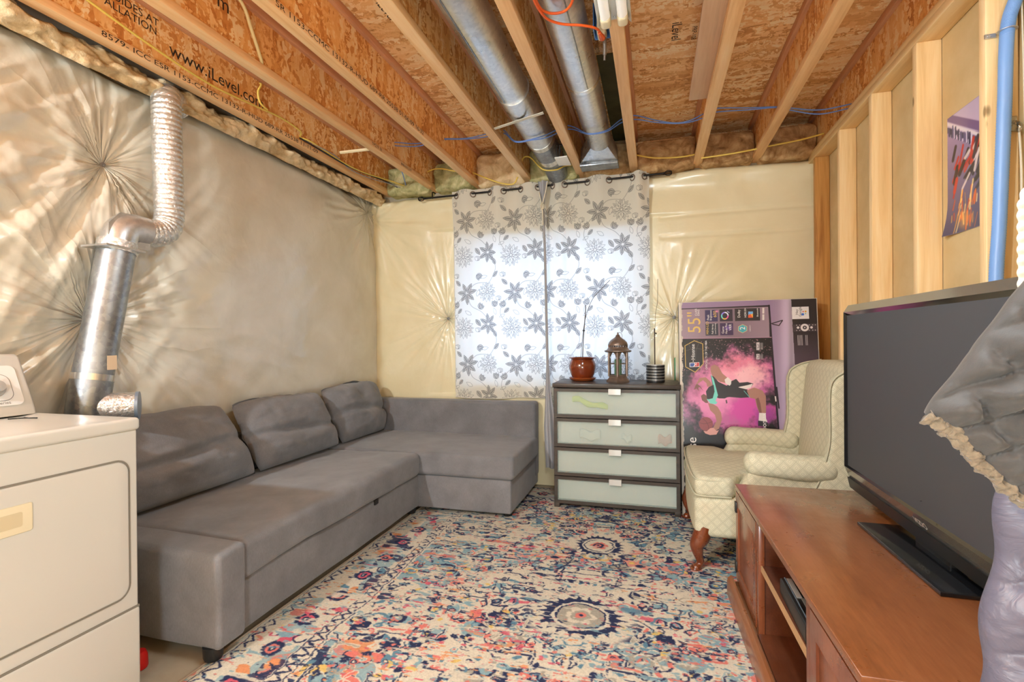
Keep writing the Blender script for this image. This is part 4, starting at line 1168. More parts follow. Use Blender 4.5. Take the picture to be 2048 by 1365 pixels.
# ------------------------------------------------------------------ dryer
dy = thing('clothes_dryer', (-2.03, .96, 0), 'white front-loading clothes dryer with sloped control console beside the sofa', 'dryer')
DF, DN, DR = -1.70, .60, 1.300
softbox('body', (-2.37, DF - .003, DN, DR, .02, .905), .008, m_white, dy, (2, 2, 2))
bx('lid_seam', -2.36, DF - .008, DN + .003, DR - .003, .893, .902, m_gap, dy)
def lidf(P, U):
    P = P.copy(); ins = (np.abs(U[:, 0]) < .93) & (np.abs(U[:, 1]) < .93) & (U[:, 2] > .9); P[:, 2] -= .006 * ins
    return P
softbox('lid', (-2.375, DF + .006, DN - .004, DR + .006, .902, .944), .012, m_white, dy, (14, 14, 2), lidf, 3)
def rrect(y0, y1, z0, z1, r, n=8):
    P = []
    for cx, cy, a in ((y1 - r, z1 - r, 0), (y0 + r, z1 - r, PI / 2), (y0 + r, z0 + r, PI), (y1 - r, z0 + r, 1.5 * PI)):
        P += [(cx + r * math.cos(a + t), cy + r * math.sin(a + t)) for t in np.linspace(0, PI / 2, n)]
    return P
slab('door_seam', rrect(DN + .10, DR - .028, .345, .812, .045), 'x', DF - .006, DF - .0005, m_gap, dy)
door = slab('door', rrect(DN + .106, DR - .034, .351, .806, .04), 'x', DF - .012, DF + .004, m_white, dy, .006)
hd = slab('handle', rrect(.80, .994, .672, .752, .006, 3), 'x', DF - .004, DF + .007, m_offwhite, door, .003)
slab('recess_shade_plate', rrect(.80, .968, .692, .732, .004, 3), 'x', DF - .004, DF + .0078, plain('ivory_recess_shade', (206, 192, 158), .5), door, 0)  # raised plate in darker ivory, painted as the shade of a recess
bx('toe_seam', -2.36, DF - .0005, DN, DR, .296, .305, m_gap, dy)
softbox('toe_panel', (-2.0, DF + .003, DN, DR + .002, .03, .300), .01, m_white, dy, (2, 2, 2))
for x in (-2.32, -1.76):
    for y in (DN + .05, DR - .05): lathe('foot', [(.02, 0), (.02, .03), (0, .03)], (x, y, 0), m_grey, dy, 12)
con = slab('console', [(-2.372, .944), (-2.175, .944), (-2.178, .962), (-2.262, 1.150), (-2.28, 1.160), (-2.372, 1.160)], 'y', DN + .02, 1.292, m_white, dy, .010)
a_ = math.atan2(1.150 - .962, -2.262 + 2.178)
dx_, dz_ = math.cos(a_), math.sin(a_); nx_, nz_ = dz_, -dx_
def con_pt(t, y, off): return (-2.178 + dx_ * t + nx_ * off, y, .962 + dz_ * t + nz_ * off)
def con_plate(name, y0, y1, t0, t1, o0, o1, mat, par, r=.02):
    P = rrect(y0, y1, t0, t1, r, 6); n = len(P)
    V = [con_pt(p[1], p[0], o0) for p in P] + [con_pt(p[1], p[0], o1) for p in P]
    return mobj(name, V, [tuple(range(n)), tuple(range(2 * n - 1, n - 1, -1))] + [(i, i + n, (i + 1) % n + n, (i + 1) % n) for i in range(n)], mat, par)
con_plate('control_panel', DN + .06, 1.262, .020, .172, -.002, .003, m_panelwhite, con)
con_plate('dial_outline', .98, 1.238, .038, .140, .0, .0036, m_grey, con, .03)
con_plate('dial_field', .982, 1.236, .040, .138, .0, .0042, m_panelwhite, con, .028)
con_plate('push_button', 1.10, 1.215, .178, .190, -.002, .003, m_grey, con, .004)
kb = con_pt(.085, 1.185, .004)
o = lathe('dial_knob', [(.032, 0), (.030, .012), (.022, .016), (.020, .032), (0, .034)], (0, 0, 0), plain('warm_grey_knob', (168, 164, 158), .4), con, 28)
o.matrix_basis = Matrix.Translation(kb) @ Matrix.Rotation(math.atan2(nx_, nz_), 4, 'Y')
text('lettering', 'HD Series', .016, con_pt(.026, 1.155, .0036), (0, 1, 0), (dx_, 0, dz_), m_grey, con)
m_wire = plain('dark_wire', (40, 38, 36), .4, .5)
tag(tubes('hair_pin', [([(-2.114, 1.172, .9425), (-2.085, 1.195, .9435), (-2.045, 1.215, .9425)], .0022), ([(-2.09, 1.20, .9425), (-2.075, 1.195, .946), (-2.060, 1.206, .9425)], .0018)], m_wire, None, 6), 'small dark hair pin lying on the dryer lid', 'hair pin')
tag(lathe('red_plastic_item', [(0, 0), (.028, 0), (.030, .006), (.028, .045), (.022, .06), (0, .062)], (-1.832, 1.395, .003), m_red, None, 20), 'small red plastic item on the floor between dryer and sofa', 'plastic_object')  # unidentified small red object, shape guessed

# ------------------------------------------------------------------ curtains and rod
RODY = 3.925
rod = thing('curtain_rod', (-.9, RODY, 2.42), 'thin black curtain rod with cage finials over the window', 'curtain rod')
rz = lambda x: 2.409 + (x + 1.89) * .0125
tube('rod', [(-1.875, RODY, rz(-1.875)), (.075, RODY, rz(.075))], .0078, m_black_iron, rod, 14)
for x, sg in ((-1.885, -1), (.085, 1)):
    L = []
    for k in range(4):
        a = k * PI / 4 * 1.0
        t = np.linspace(0, PI, 9)
        for s2 in (1, -1):
            L.append(([(x + sg * (.0 + .026 - .026 * math.cos(q)), RODY + s2 * .019 * math.sin(q) * math.cos(a), rz(x) + s2 * .019 * math.sin(q) * math.sin(a)) for q in t], .0024))
    L.append(([(x - sg * .012, RODY, rz(x)), (x, RODY, rz(x))], .010))
    tubes('cage_finial', L, m_black_iron, rod, 6)
for x in (-1.805, -.10):
    tubes('bracket', [([(x, RODY, rz(x) - .008), (x, RODY, rz(x) + .012), (x, RODY, rz(x) + .045), (x, RODY + .02, rz(x) + .052), (x, 3.985, rz(x) + .052)], .0055)], m_black_iron, rod, 8)
cim = make_curtain_image()
def curtain_mat():
    m = M('printed_curtain', (.8, .8, .8), .9, spec=.1)
    t = m.n('TexImage', {'Vector': m.n('UVMap').outputs[0]}); t.image = cim; cim.colorspace_settings.name = 'Non-Color'
    ink = t.outputs['Color']
    front = m.ramp(ink, [(.0, lin(236, 230, 216)), (.35, lin(222, 217, 205)), (.55, lin(204, 200, 190)), (.85, lin(104, 102, 102)), (1.0, lin(94, 92, 92))])
    back = m.ramp(ink, [(.0, lin(238, 240, 244)), (.35, lin(200, 202, 208)), (.5, lin(140, 142, 150)), (.85, lin(112, 114, 122)), (1.0, lin(100, 102, 110))])
    wv = m.noise(m.co((1, 1, .15)), 700, 2)
    d = m.n('BsdfDiffuse', {'Color': front}); tl = m.n('BsdfTranslucent', {'Color': m.mix(.12, back, m.ramp(wv, [(.35, (.55, .58, .65)), (.65, (1, 1, 1))]))})
    mx = m.n('MixShader', {0: .36, 1: d.outputs[0], 2: tl.outputs[0]})
    m.l(mx.outputs[0], m.out.inputs[0])
    return m.m
m_curt = curtain_mat()
m_lining = plain('grey_curtain_lining', (168, 166, 168), .9)
def curtain(xe, zb, lab, phase, x0, x1, u0, hem_lift=0):
    """xe: x of the eyelets along the rod"""
    nU, nV = 220, 130
    xs = np.linspace(x0, x1, nU)
    knots = np.r_[xe[0] - (xe[1] - xe[0]), xe, xe[-1] + (xe[-1] - xe[-2])]
    ph = np.interp(xs, knots, np.arange(len(knots)))
    wave = np.sin(PI * (ph - 1)) * phase
    zt = lambda x: rz(x) + .030
    v = np.linspace(0, 1, nV)
    Xg = np.repeat(xs[:, None], nV, 1); Wg = np.repeat(wave[:, None], nV, 1)
    Vg = np.repeat(v[None], nU, 0)
    Zg = zt(Xg) + (zb - zt(Xg)) * Vg
    dep = np.clip((2.40 - Zg) / .30, 0, 1)
    amp = .026 * (1 - dep) + (.012 + .004 * fbm(Xg * 3, Zg * .7, 0, 5, 2)) * dep
    soft = .010 * fbm(Xg * 5.5, Zg * .9, 0, 6 + len(lab), 3) * dep
    Yg = RODY + .050 * dep + amp * Wg + soft
    Xg = Xg + .004 * fbm(Zg * 2, Xg * 2, 0, 9, 2) * dep
    # slight scallop on top
    Zg = Zg + (1 - dep) * .008 * np.abs(Wg) * (Vg < .02) - .010 * Vg * fbm(Xg * 3, 0, 0, 4, 2) + hem_lift * Vg * (Xg - x0)
    arc = np.r_[0, np.cumsum(np.hypot(np.diff(xs), np.diff(wave) * .012))]
    uv = np.stack([np.repeat(((arc * 1.05 + u0) / .44)[:, None], nV, 1), Zg / .60], -1)
    root = thing('curtain', ((x0 + x1) / 2, RODY, zb), lab, 'curtain', 'floral window curtains')
    grid('cloth', Xg, Yg, Zg, m_curt, root, uv, flip=True)
    # hem and side seam
    tube('side_seam', np.c_[Xg[0], Yg[0], Zg[0]][::6], .003, m_curt, root, 6)
    tube('hem', np.c_[Xg[:, -1], Yg[:, -1], Zg[:, -1]][::6], .003, m_curt, root, 6)
    for i, x in enumerate(xe):
        sl = (-1) ** i * phase * .026 * PI / (xe[min(i + 1, len(xe) - 1)] - xe[min(i, len(xe) - 2)])
        t = np.array((1, sl, 0)); t /= np.linalg.norm(t)
        th = np.linspace(0, 2 * PI, 18, endpoint=False)
        P = [np.array((x, RODY - .004, rz(x) - .008)) + .0225 * (math.cos(a) * t + math.sin(a) * np.array((0, 0, 1.0))) for a in th]
        tube('eyelet', P, .0042, m_bronze, root, 8, closed=True)
    return root
c1 = curtain([-1.585, -1.437, -1.290, -1.172, -1.028, -.885], .715, 'floral print curtain on the left, hanging to the sofa back', -1, -1.632, -.845, 0)
c2 = curtain([-.765, -.670, -.490, -.325, -.150, -.062], .17, 'longer floral print curtain on the right, hanging behind the chest of drawers', -1, -.842, -.028, .11)
# inner edge of the right curtain turned back, showing the grey lining, pinched by a cord
nV = 90; v = np.linspace(0, 1, nV); zz = 2.455 + (.17 - 2.455) * v
wd = np.interp(zz, [.15, .5, .75, 1.0, 2.15, 2.25, 2.30, 2.455], [.105, .10, .05, .022, .02, .014, .03, .085])
cx_ = np.interp(zz, [.15, .8, 2.25, 2.455], [-.785, -.815, -.838, -.838])
U = np.linspace(-1, 1, 13)
Xg = cx_[None] + U[:, None] * wd[None] / 2; Zg = np.repeat(zz[None], 13, 0)
Yg = RODY - .030 - .018 * np.cos(U[:, None] * PI * 1.5) * (wd[None] / .09) + .03 * np.clip((2.2 - Zg) / .3, 0, 1)
grid('turned_back_edge', Xg, Yg, Zg, m_lining, c2, flip=True)
tubes('tie_cord', [(catmull([(-.80, RODY - .045, 2.44), (-.812, RODY - .055, 2.36), (-.835, RODY - .055, 2.275), (-.838, RODY - .055, 2.22), (-.836, RODY - .05, 2.10)], 5), .0055), (catmull([(-.865, RODY - .045, 2.36), (-.850, RODY - .055, 2.29), (-.838, RODY - .06, 2.25)], 5), .0045)], plain('cream_tie_cord', (214, 204, 182), .9), c2, 8)
tubes('cord_knot', [([(-.838 + .012 * math.cos(a), RODY - .058 + .006 * math.sin(2 * a), 2.245 + .022 * math.sin(a)) for a in np.linspace(0, 2 * PI, 14)], .006)], plain('cream_knot', (206, 194, 168), .9), c2, 8)
curt_long_edge = None

# ------------------------------------------------------------------ chest of drawers
dr = thing('chest_of_drawers', (-.262, 3.72, 0), 'black-brown chest of four frosted glass drawers under the right curtain', 'chest of drawers')
X0, X1, F_, B_ = -.690, .165, 3.492, 3.90
bx('top', X0 - .004, X1 + .004, F_ - .006, B_, .858, .888, m_brownblack, dr, .003)
for a in (X0, X1 - .022): bx('side_panel', a, a + .022, F_ + .018, B_, .0, .858, m_brownblack, dr, .002)
bx('back_panel', X0 + .022, X1 - .022, B_ - .012, B_ - .004, .05, .858, m_brownblack, dr)
bx('bottom_rail', X0 + .022, X1 - .022, F_ + .02, F_ + .045, .032, .060, m_brownblack, dr, .002)
for x in (X0 + .002, X1 - .040): bx('leg', x, x + .038, F_ + .002, F_ + .04, .012, .046, m_brownblack, dr, .002)
for zi, (z0, z1) in enumerate(((.648, .852), (.442, .642), (.238, .436), (.042, .232))):
    xa, xb = X0 + .006, X1 - .006
    t = .022
    d = boxes('drawer', [(xa, xb, F_, F_ + .018, z1 - t, z1), (xa, xb, F_, F_ + .018, z0, z0 + t), (xa, xa + t, F_, F_ + .018, z0 + t, z1 - t), (xb - t, xb, F_, F_ + .018, z0 + t, z1 - t), (xa + t, xb - t, F_ + .03, F_ + .25, z0 + .01, z0 + .016)], m_brownblack, dr)
    bx('glass_panel', xa + t - .002, xb - t + .002, F_ + .006, F_ + .011, z0 + t - .002, z1 - t + .002, m_frost, d)
    bx('white_backing', xa + t, xb - t, F_ + .042, F_ + .046, z0 + t, z1 - t, m_whcloth, d)  # added white panel close behind, keeps the frosted glass from going dark
    slab('handle', [(F_ - .016, z1 - .036), (F_ - .012, z1 - .038), (F_ - .010, z1 - .001), (F_ + .016, z1 - .001), (F_ + .016, z1 + .003), (F_ - .014, z1 + .003)], 'x', -.262 - .042, -.262 + .042, m_chrome, d, .001)
def cloth_lump(x0, x1, z0, z1, drop, mat, lab):
    def fn(P, U):
        P = P.copy(); t = (U[:, 0] + 1) / 2
        P[:, 2] += -drop * t + .010 * np.sin(t * 9) + .006 * fbm(P[:, 0] * 20, P[:, 2] * 20, 0, 5, 2)
        P[:, 1] += .004 * U[:, 2] ** 2 + .004 * U[:, 0] ** 4
        return P
    tag(softbox('folded_cloth', (x0, x1, F_ + .012, F_ + .038, z0, z1), .012, mat, None, (16, 2, 4), fn), lab, 'cloth')
cloth_lump(-.56, -.31, .755, .795, .055, m_yelcloth, 'neon yellow cloth seen blurred behind the top drawer glass')
cloth_lump(-.51, -.36, .50, .57, .01, m_whcloth, 'white cloth seen blurred behind the second drawer glass')
cloth_lump(-.22, -.15, .50, .55, .02, m_whcloth, 'small white cloth behind the second drawer glass, below its handle')
cloth_lump(.02, .11, .48, .55, .0, m_pkcloth, 'pinkish cloth blurred behind the second drawer glass, right end')

# things on the chest
TZ = .888
pt = thing('plant_pot', (-.515, 3.745, TZ), 'brown glazed pot with dry stems on matching saucer, left on the chest', 'plant pot')
lathe('saucer', [(0, 0), (.074, 0), (.088, .006), (.100, .022), (.097, .026), (.084, .014), (0, .012)], (-.515, 3.745, TZ), m_saucer, pt, 40)
lathe('pot', [(0, .012), (.064, .012), (.072, .02), (.088, .05), (.100, .090), (.101, .115), (.092, .145), (.084, .158), (.086, .163), (.100, .167), (.104, .171), (.100, .175), (.088, .172), (.082, .15), (0, .148)], (-.515, 3.745, TZ), m_pot, pt, 48)
lathe('soil', [(0, .153), (.082, .151)], (-.515, 3.745, TZ), m_soil, pt, 24)
tube('stem', catmull([(-.515, 3.745, 1.03), (-.507, 3.745, 1.20), (-.490, 3.745, 1.40), (-.489, 3.745, 1.45)], 5), .0032, m_twig, pt, 8)
tube('stem', catmull([(-.53, 3.75, 1.03), (-.515, 3.75, 1.20), (-.49, 3.75, 1.36), (-.44, 3.75, 1.49), (-.37, 3.75, 1.57), (-.31, 3.75, 1.63)], 6), .0018, m_twig, pt, 6)
lathe('clip', [(0, -.008), (.009, -.004), (.009, .004), (0, .008)], (-.503, 3.740, 1.262), m_dark, pt, 10)

LX, LY = -.252, 3.70
ln = thing('lantern', (LX, LY, TZ), 'bronze six-sided glass lantern with domed pierced roof between two pots', 'lantern')
lathe('base', [(.0, 0), (.092, 0), (.092, .010), (.072, .030), (.070, .040), (0, .040)], (LX, LY, TZ), m_bronze, ln, sides=6, ang=.4)
R6 = .074
def hexpt(k, r=R6): return np.array((LX + r * math.cos(2 * PI * (k + .5) / 6), LY + r * math.sin(2 * PI * (k + .5) / 6), 0))
for k in range(6):
    a, b = hexpt(k), hexpt(k + 1); z0, z1 = TZ + .040, TZ + .215
    tube('post', [a + (0, 0, z0), a + (0, 0, z1)], .0055, m_bronze, ln, 6)
    e = (b - a); L = np.linalg.norm(e); e /= L; nr = np.cross(e, (0, 0, 1))
    # arched pane surround
    n = 10; q = []
    for i in range(n + 1):
        t = PI - PI * i / n; q.append((L / 2 + (L / 2 - .011) * math.cos(t), .130 + .042 * math.sin(t)))
    V = []; Fc = []
    outer = [(0.0, .175)] + [(L * i / n, .175) for i in range(1, n)] + [(L, .175)]
    for (ox, oz), (ix, iz) in zip(outer, q):
        for off in (-.002, .002):
            V += [a + e * ox + nr * off + (0, 0, z0 + oz), a + e * ix + nr * off + (0, 0, z0 + iz)]
    for i in range(n):
        b0, b1 = i * 4, i * 4 + 4
        Fc += [(b0, b0 + 1, b1 + 1, b1), (b0 + 2, b1 + 2, b1 + 3, b0 + 3), (b0 + 1, b0 + 3, b1 + 3, b1 + 1), (b0, b1, b1 + 2, b0 + 2)]
    base = len(V)
    for (xa, xb, za, zb) in ((0, .011, 0, .13), (L - .011, L, 0, .13), (0, L, 0, .012), (0, L, .088, .093)):
        b = len(V)
        for off in (-.002, .002):
            V += [a + e * xa + nr * off + (0, 0, z0 + za), a + e * xb + nr * off + (0, 0, z0 + za), a + e * xb + nr * off + (0, 0, z0 + zb), a + e * xa + nr * off + (0, 0, z0 + zb)]
        Fc += [(b, b + 1, b + 2, b + 3), (b + 7, b + 6, b + 5, b + 4), (b, b + 4, b + 5, b + 1), (b + 1, b + 5, b + 6, b + 2), (b + 2, b + 6, b + 7, b + 3), (b + 3, b + 7, b + 4, b)]
    mobj('side_frame', V, Fc, m_bronze, ln)
    mobj('glass_pane', [a + e * .008 - nr * 0 + (0, 0, z0 + .008), a + e * (L - .008) + (0, 0, z0 + .008), a + e * (L - .008) + (0, 0, z0 + .17), a + e * .008 + (0, 0, z0 + .17)], [(0, 1, 2, 3)], m_glass, ln)
lathe('roof', [(.0, .213), (.088, .213), (.096, .219), (.096, .225), (.078, .232), (.070, .246), (.068, .252)], (LX, LY, TZ), m_bronze, ln, 40)
for k in range(22):
    a = 2 * PI * k / 22; p = np.array((LX + .066 * math.cos(a), LY + .066 * math.sin(a), TZ + .250))
    tube('vent_bar', [p, p + (0, 0, .012)], .0042, m_bronze, ln, 5)
lathe('dome', [(.070, .261), (.071, .266), (.064, .285), (.048, .303), (.028, .316), (.018, .325), (.014, .336), (.007, .341), (.005, .356), (0, .358)], (LX, LY, TZ), m_bronze, ln, 40)
tube('ring', [(LX + .014 + .018 * math.cos(t) * .9, LY, TZ + .330 + .026 * math.sin(t)) for t in np.linspace(0, 2 * PI, 20, endpoint=False)], .0016, m_bronze, ln, 6, closed=True)
tag(lathe('candle', [(0, .0), (.026, 0), (.026, .118), (.022, .122), (0, .118)], (LX, LY, TZ + .041), m_candle, None, 24), 'pale green pillar candle inside the bronze lantern', 'candle')

sp_ = thing('striped_pot', (.008, 3.70, TZ), 'black pot with silver stripes and a dry stalk, right end of chest', 'plant pot')
prof = [(0, 0), (.060, 0)]
for k in range(6): prof += [(.064, .004 + k * .021), (.064, .018 + k * .021), (.0625, .0185 + k * .021), (.0625, .0245 + k * .021)]
prof = prof[:-2] + [(.058, .124), (.056, .110), (0, .108)]
lathe('pot', prof, (.008, 3.70, TZ), plain('black_ceramic', (40, 39, 38), .35), sp_, 40)
for k in range(6):
    lathe('silver_stripe', [(.0625, .0186 + k * .0205), (.0642, .019 + k * .0205), (.0642, .0225 + k * .0205), (.0625, .023 + k * .0205)], (.008, 3.70, TZ), m_ringw, sp_, 40)
tube('stalk', [(.004, 3.70, .99), (.004, 3.70, 1.27)], .0045, m_twig, sp_, 8)
tube('thin_stem', catmull([(.006, 3.70, 1.2), (.010, 3.70, 1.36), (.025, 3.70, 1.46), (.028, 3.70, 1.62)], 5), .0014, m_twig, sp_, 6)
lathe('clip', [(0, -.006), (.008, -.003), (.008, .003), (0, .006)], (.012, 3.698, 1.235), m_dark, sp_, 10)
tag(slab('plastic_strip', [(.146, .60), (.155, .60), (.152, 1.06), (.143, 1.05)], 'y', 3.915, 3.92, m_green), 'thin green plastic strip standing behind the chest, against the box', 'strip')

# ------------------------------------------------------------------ television box leaning on the wall
tb = thing('television_box', (.60, 3.66, .0), 'tall printed television carton standing on end against the back wall', 'box')
tilt = Matrix.Translation((.178, 3.545, .012)) @ Matrix.Rotation(math.radians(-4.6), 4, 'X') @ Matrix.Rotation(math.radians(-.4), 4, 'Y')
bimg = make_box_image()
m_box, _ = img_mat('printed_carton', bimg, .38, coat=.25, spec=.4)
m_card = plain('white_carton_edge', (214, 204, 190), .7)
BW, BH, BD = .85, 1.44, .15
def bl(o): o.matrix_basis = tilt; return o
bl(bx('carton', 0, BW, .001, BD, 0, BH, m_card, tb, .004))
bl(mobj('front_print', [(.004, 0, .004), (BW - .006, 0, .004), (BW - .006, 0, BH - .004), (.004, 0, BH - .004)], [(0, 1, 2, 3)], m_box.m, tb, uv=[(0, 0), (1, 0), (1, 1), (0, 1)]))
bl(bx('dark_side_print', -.0015, 0, .012, BD - .008, .01, BH - .01, plain('dark_carton_side', (52, 46, 46), .5), tb))
bl(bx('torn_edge', -.003, .012, -.0015, .004, .0, BH - .002, m_card, tb, .001))
def btext(s, size, zx, zy, mat, align='LEFT', sx=1.0):
    k = .00101
    x = (zx - 105 - (zy - 140) * .03) * k; z = BH - (zy - 140) * k
    o = text('lettering', s, size, (0, 0, 0), (0, 0, 1), (-1, 0, 0), mat, tb, align, sx)
    Mx = o.matrix_basis.copy(); Mx.translation = (x, -.0008, z); o.matrix_basis = tilt @ Mx
btext('55"', .118, 246, 356, m_gold, 'LEFT', .95)
btext('CLASS', .018, 222, 236, m_print); btext('DIAG', .018, 238, 236, m_print)
btext('Peak', .020, 300, 268, m_print); btext('Brightness', .017, 316, 270, m_print); btext('600', .030, 346, 250, m_gold)
btext('MINI-LED', .022, 298, 364, m_gold); btext('Full Array', .017, 328, 362, m_print); btext('Local Dimming', .012, 344, 362, m_print)
btext('Game', .020, 394, 360, m_print); btext('Mode Plus', .017, 414, 362, m_print); btext('VRR', .024, 440, 340, m_print)
btext('Dolby', .022, 492, 256, m_print); btext('HDR10+', .018, 530, 256, m_print); btext('Bluetooth', .014, 602, 252, m_print)
btext('2', .045, 522, 338, m_print); btext('WARRANTY', .008, 556, 350, m_print)
btext('Hisense', .034, 212, 534, m_print); btext('\u2022', .03, 212, 548, m_print)
btext('OFFICIAL TV OF THE NBA', .017, 292, 600, m_print); btext('NBA', .012, 226, 575, m_print)
btext('Hey', .022, 836, 246, m_ink); btext('Google', .022, 856, 258, m_ink)
btext('Hisense', .085, 234, 1318, m_print); btext('hbomax', .040, 652, 1010, m_print)

# ------------------------------------------------------------------ wing chair
ch = thing('wing_chair', (.6, 3.1, 0), 'cream brocade wing armchair with mahogany cabriole legs beside the carton', 'armchair')
def fin(o): box_uv(o); return o
fin(softbox('seat_frame', (.195, .92, 2.705, 3.535, .185, .392), .035, m_brocade, ch, (6, 6, 4), lambda P, U: P + np.c_[-.012 * (U[:, 0] < -.5) * (1 - U[:, 1] ** 2), 0 * P[:, 0], -.012 * (U[:, 2] < -.5) * (1 - np.abs(U[:, 1]))]))
def tcush(P, U):
    P = P.copy(); w = np.where(P[:, 0] < .37, .415, np.where(P[:, 0] > .44, .285, .415 - .13 * (P[:, 0] - .37) / .07))
    P[:, 1] = 3.12 + (P[:, 1] - 3.12) / .415 * w
    P[:, 2] += np.where(U[:, 2] > 0, .022 * (1 - U[:, 0] ** 2) * (1 - U[:, 1] ** 2), 0) + .004 * fbm(P[:, 0] * 9, P[:, 1] * 9, 0, 3, 2)
    P[:, 0] -= .020 * (U[:, 0] < -.5) * (1 - np.abs(U[:, 1]) ** 2)
    return P
fin(softbox('seat_cushion', (.198, .82, 2.705, 3.535, .388, .492), .032, m_brocade, ch, (16, 20, 2), tcush, 4))
for z, s in ((.480, 1), (.400, 1)):
    tube('cushion_piping', catmull([(.37, 2.715, z - .004), (.24, 2.712, z - .004), (.196, 2.74, z), (.180, 2.90, z + .006), (.176, 3.12, z + .008), (.180, 3.34, z + .006), (.196, 3.50, z), (.24, 3.528, z - .004)], 6), .0045, m_brocade, ch, 8)
for yc, sg in ((2.765, -1), (3.475, 1)):
    def armf(P, U, sg=sg):
        P = P.copy(); t = (P[:, 0] - .43) / .42
        P[:, 1] += sg * .012 * np.sin(np.clip(t, 0, 1) * PI) ; P[:, 2] += -.012 * t + .006 * fbm(P[:, 0] * 7, P[:, 1] * 7, P[:, 2] * 7, 5, 2)
        f = np.clip((.47 - P[:, 0]) / .05, 0, 1); P[:, 2] = P[:, 2] * (1 - .0 * f)
        return P
    fin(softbox('arm_roll', (.432, .86, yc - .072, yc + .060, .505, .630), .058, m_brocade, ch, (12, 3, 3), armf, 5))
    fin(softbox('arm_panel', (.385, .90, yc - .055, yc + .045, .30, .56), .035, m_brocade, ch, (6, 2, 4), lambda P, U: P + np.c_[.075 * np.clip((P[:, 2] - .40) / .14, 0, 1) * (U[:, 0] < 0), 0 * P[:, 0], 0 * P[:, 0]]))
WING = [(.735, .46), (.762, .52), (.783, .60), (.800, .68), (.804, .76), (.802, .87), (.806, .955), (.822, .998), (.856, 1.026), (.905, 1.046), (.99, 1.062), (1.030, 1.055), (1.030, .95), (1.010, .60), (.985, .30), (.80, .30)]
for y0, y1, dx in ((2.70, 2.775, .0), (3.435, 3.51, -.012)):
    Wp = [(x + dx, z) for x, z in WING]
    fin(slab('wing', Wp, 'y', y0, y1, m_brocade, ch, .022, 4))
    yy = y0 + .006
    tube('wing_piping', catmull([(x + dx - .001, yy, z) for x, z in WING[:11]], 5), .0048, m_brocade, ch, 8)
fin(softbox('back', (.862, 1.015, 2.76, 3.45, .36, 1.060), .05, m_brocade, ch, (4, 10, 12), lambda P, U: P + np.c_[-.030 * (U[:, 0] < 0) * (1 - U[:, 1] ** 2) * (1 - U[:, 2] ** 2) + .03 * U[:, 2], 0 * P[:, 0], .012 * (U[:, 2] > .8) * (1 - U[:, 1] ** 2)], 4))
for y, sg in ((2.748, -1), (3.492, 1)):
    P = catmull([(.245, y, .235), (.225, y + sg * .004, .175), (.205, y + sg * .012, .135), (.212, y + sg * .008, .085), (.222, y + sg * .002, .045), (.205, y + sg * .012, .022), (.190, y + sg * .018, .0155)], 6)
    tube('front_leg', P, np.interp(np.linspace(0, 1, len(P)), [0, .18, .35, .55, .75, .88, 1], [.046, .044, .034, .021, .017, .025, .019]), m_leg, ch, 16)
    lathe('leg_pad', [(0, 0), (.024, 0), (.028, .006), (.022, .012), (0, .012)], (.196, y + sg * .016, .0115), m_leg, ch, 16)
    tube('back_leg', [(.93, y, .22), (.96, y, .10), (1.0, y, .012)], [.026, .022, .018], m_leg, ch, 8)

# ------------------------------------------------------------------ television stand
st = thing('television_stand', (.37, 1.81, 0), 'low cherry wood television stand with open shelf bay and panelled doors', 'cabinet')
SX, SY0, SY1 = .37, 1.135, 2.490
SB = .86
slab('top', [(SX + .0, SY0), (SB + .02, SY0), (SB + .02, SY1), (SX, SY1)], 'z', .506, .530, m_cherry, st, .004)
bx('plinth', SX - .012, SB, SY0 + .006, SY1 - .006, .012, .085, m_cherry, st, .004)
slab('base_moulding', [(SX - .034, .012), (SX - .010, .012), (SX - .010, .100), (SX - .018, .100), (SX - .030, .088), (SX - .034, .074)], 'y', SY0 - .012, SY1 + .014, m_cherry, st, 0)
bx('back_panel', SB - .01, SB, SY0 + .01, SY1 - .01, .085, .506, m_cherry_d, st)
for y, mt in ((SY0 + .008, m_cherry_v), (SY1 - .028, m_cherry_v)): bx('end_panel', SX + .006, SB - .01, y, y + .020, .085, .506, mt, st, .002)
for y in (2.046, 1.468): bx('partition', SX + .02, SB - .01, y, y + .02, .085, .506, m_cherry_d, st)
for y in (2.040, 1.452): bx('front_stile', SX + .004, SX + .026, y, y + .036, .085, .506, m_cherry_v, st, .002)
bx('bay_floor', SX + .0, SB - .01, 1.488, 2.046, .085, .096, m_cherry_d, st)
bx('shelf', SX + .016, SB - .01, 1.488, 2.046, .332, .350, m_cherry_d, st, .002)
bx('shelf_edge', SX + .012, SX + .017, 1.488, 2.046, .331, .351, plain('pale_shelf_edge', (178, 138, 96), .5), st)
for y0, y1, hy in ((2.078, 2.478, 2.468), (1.146, 1.450, None)):
    t = .045
    d = boxes('door', [(SX + .002, SX + .020, y0, y1, .44, .500), (SX + .002, SX + .020, y0, y1, .100, .155), (SX + .002, SX + .020, y0, y0 + t, .155, .44), (SX + .002, SX + .020, y1 - t, y1, .155, .44)], m_cherry_v, st)
    bx('door_panel', SX + .009, SX + .016, y0 + t, y1 - t, .155, .44, m_cherry_v, d, .002)
    if hy:
        for z in (.430, .160): bx('hinge', SX - .004, SX + .006, hy - .012, hy + .014, z - .024, z + .024, m_dark, d, .002)
st.rotation_euler = (0, 0, math.radians(1.52))
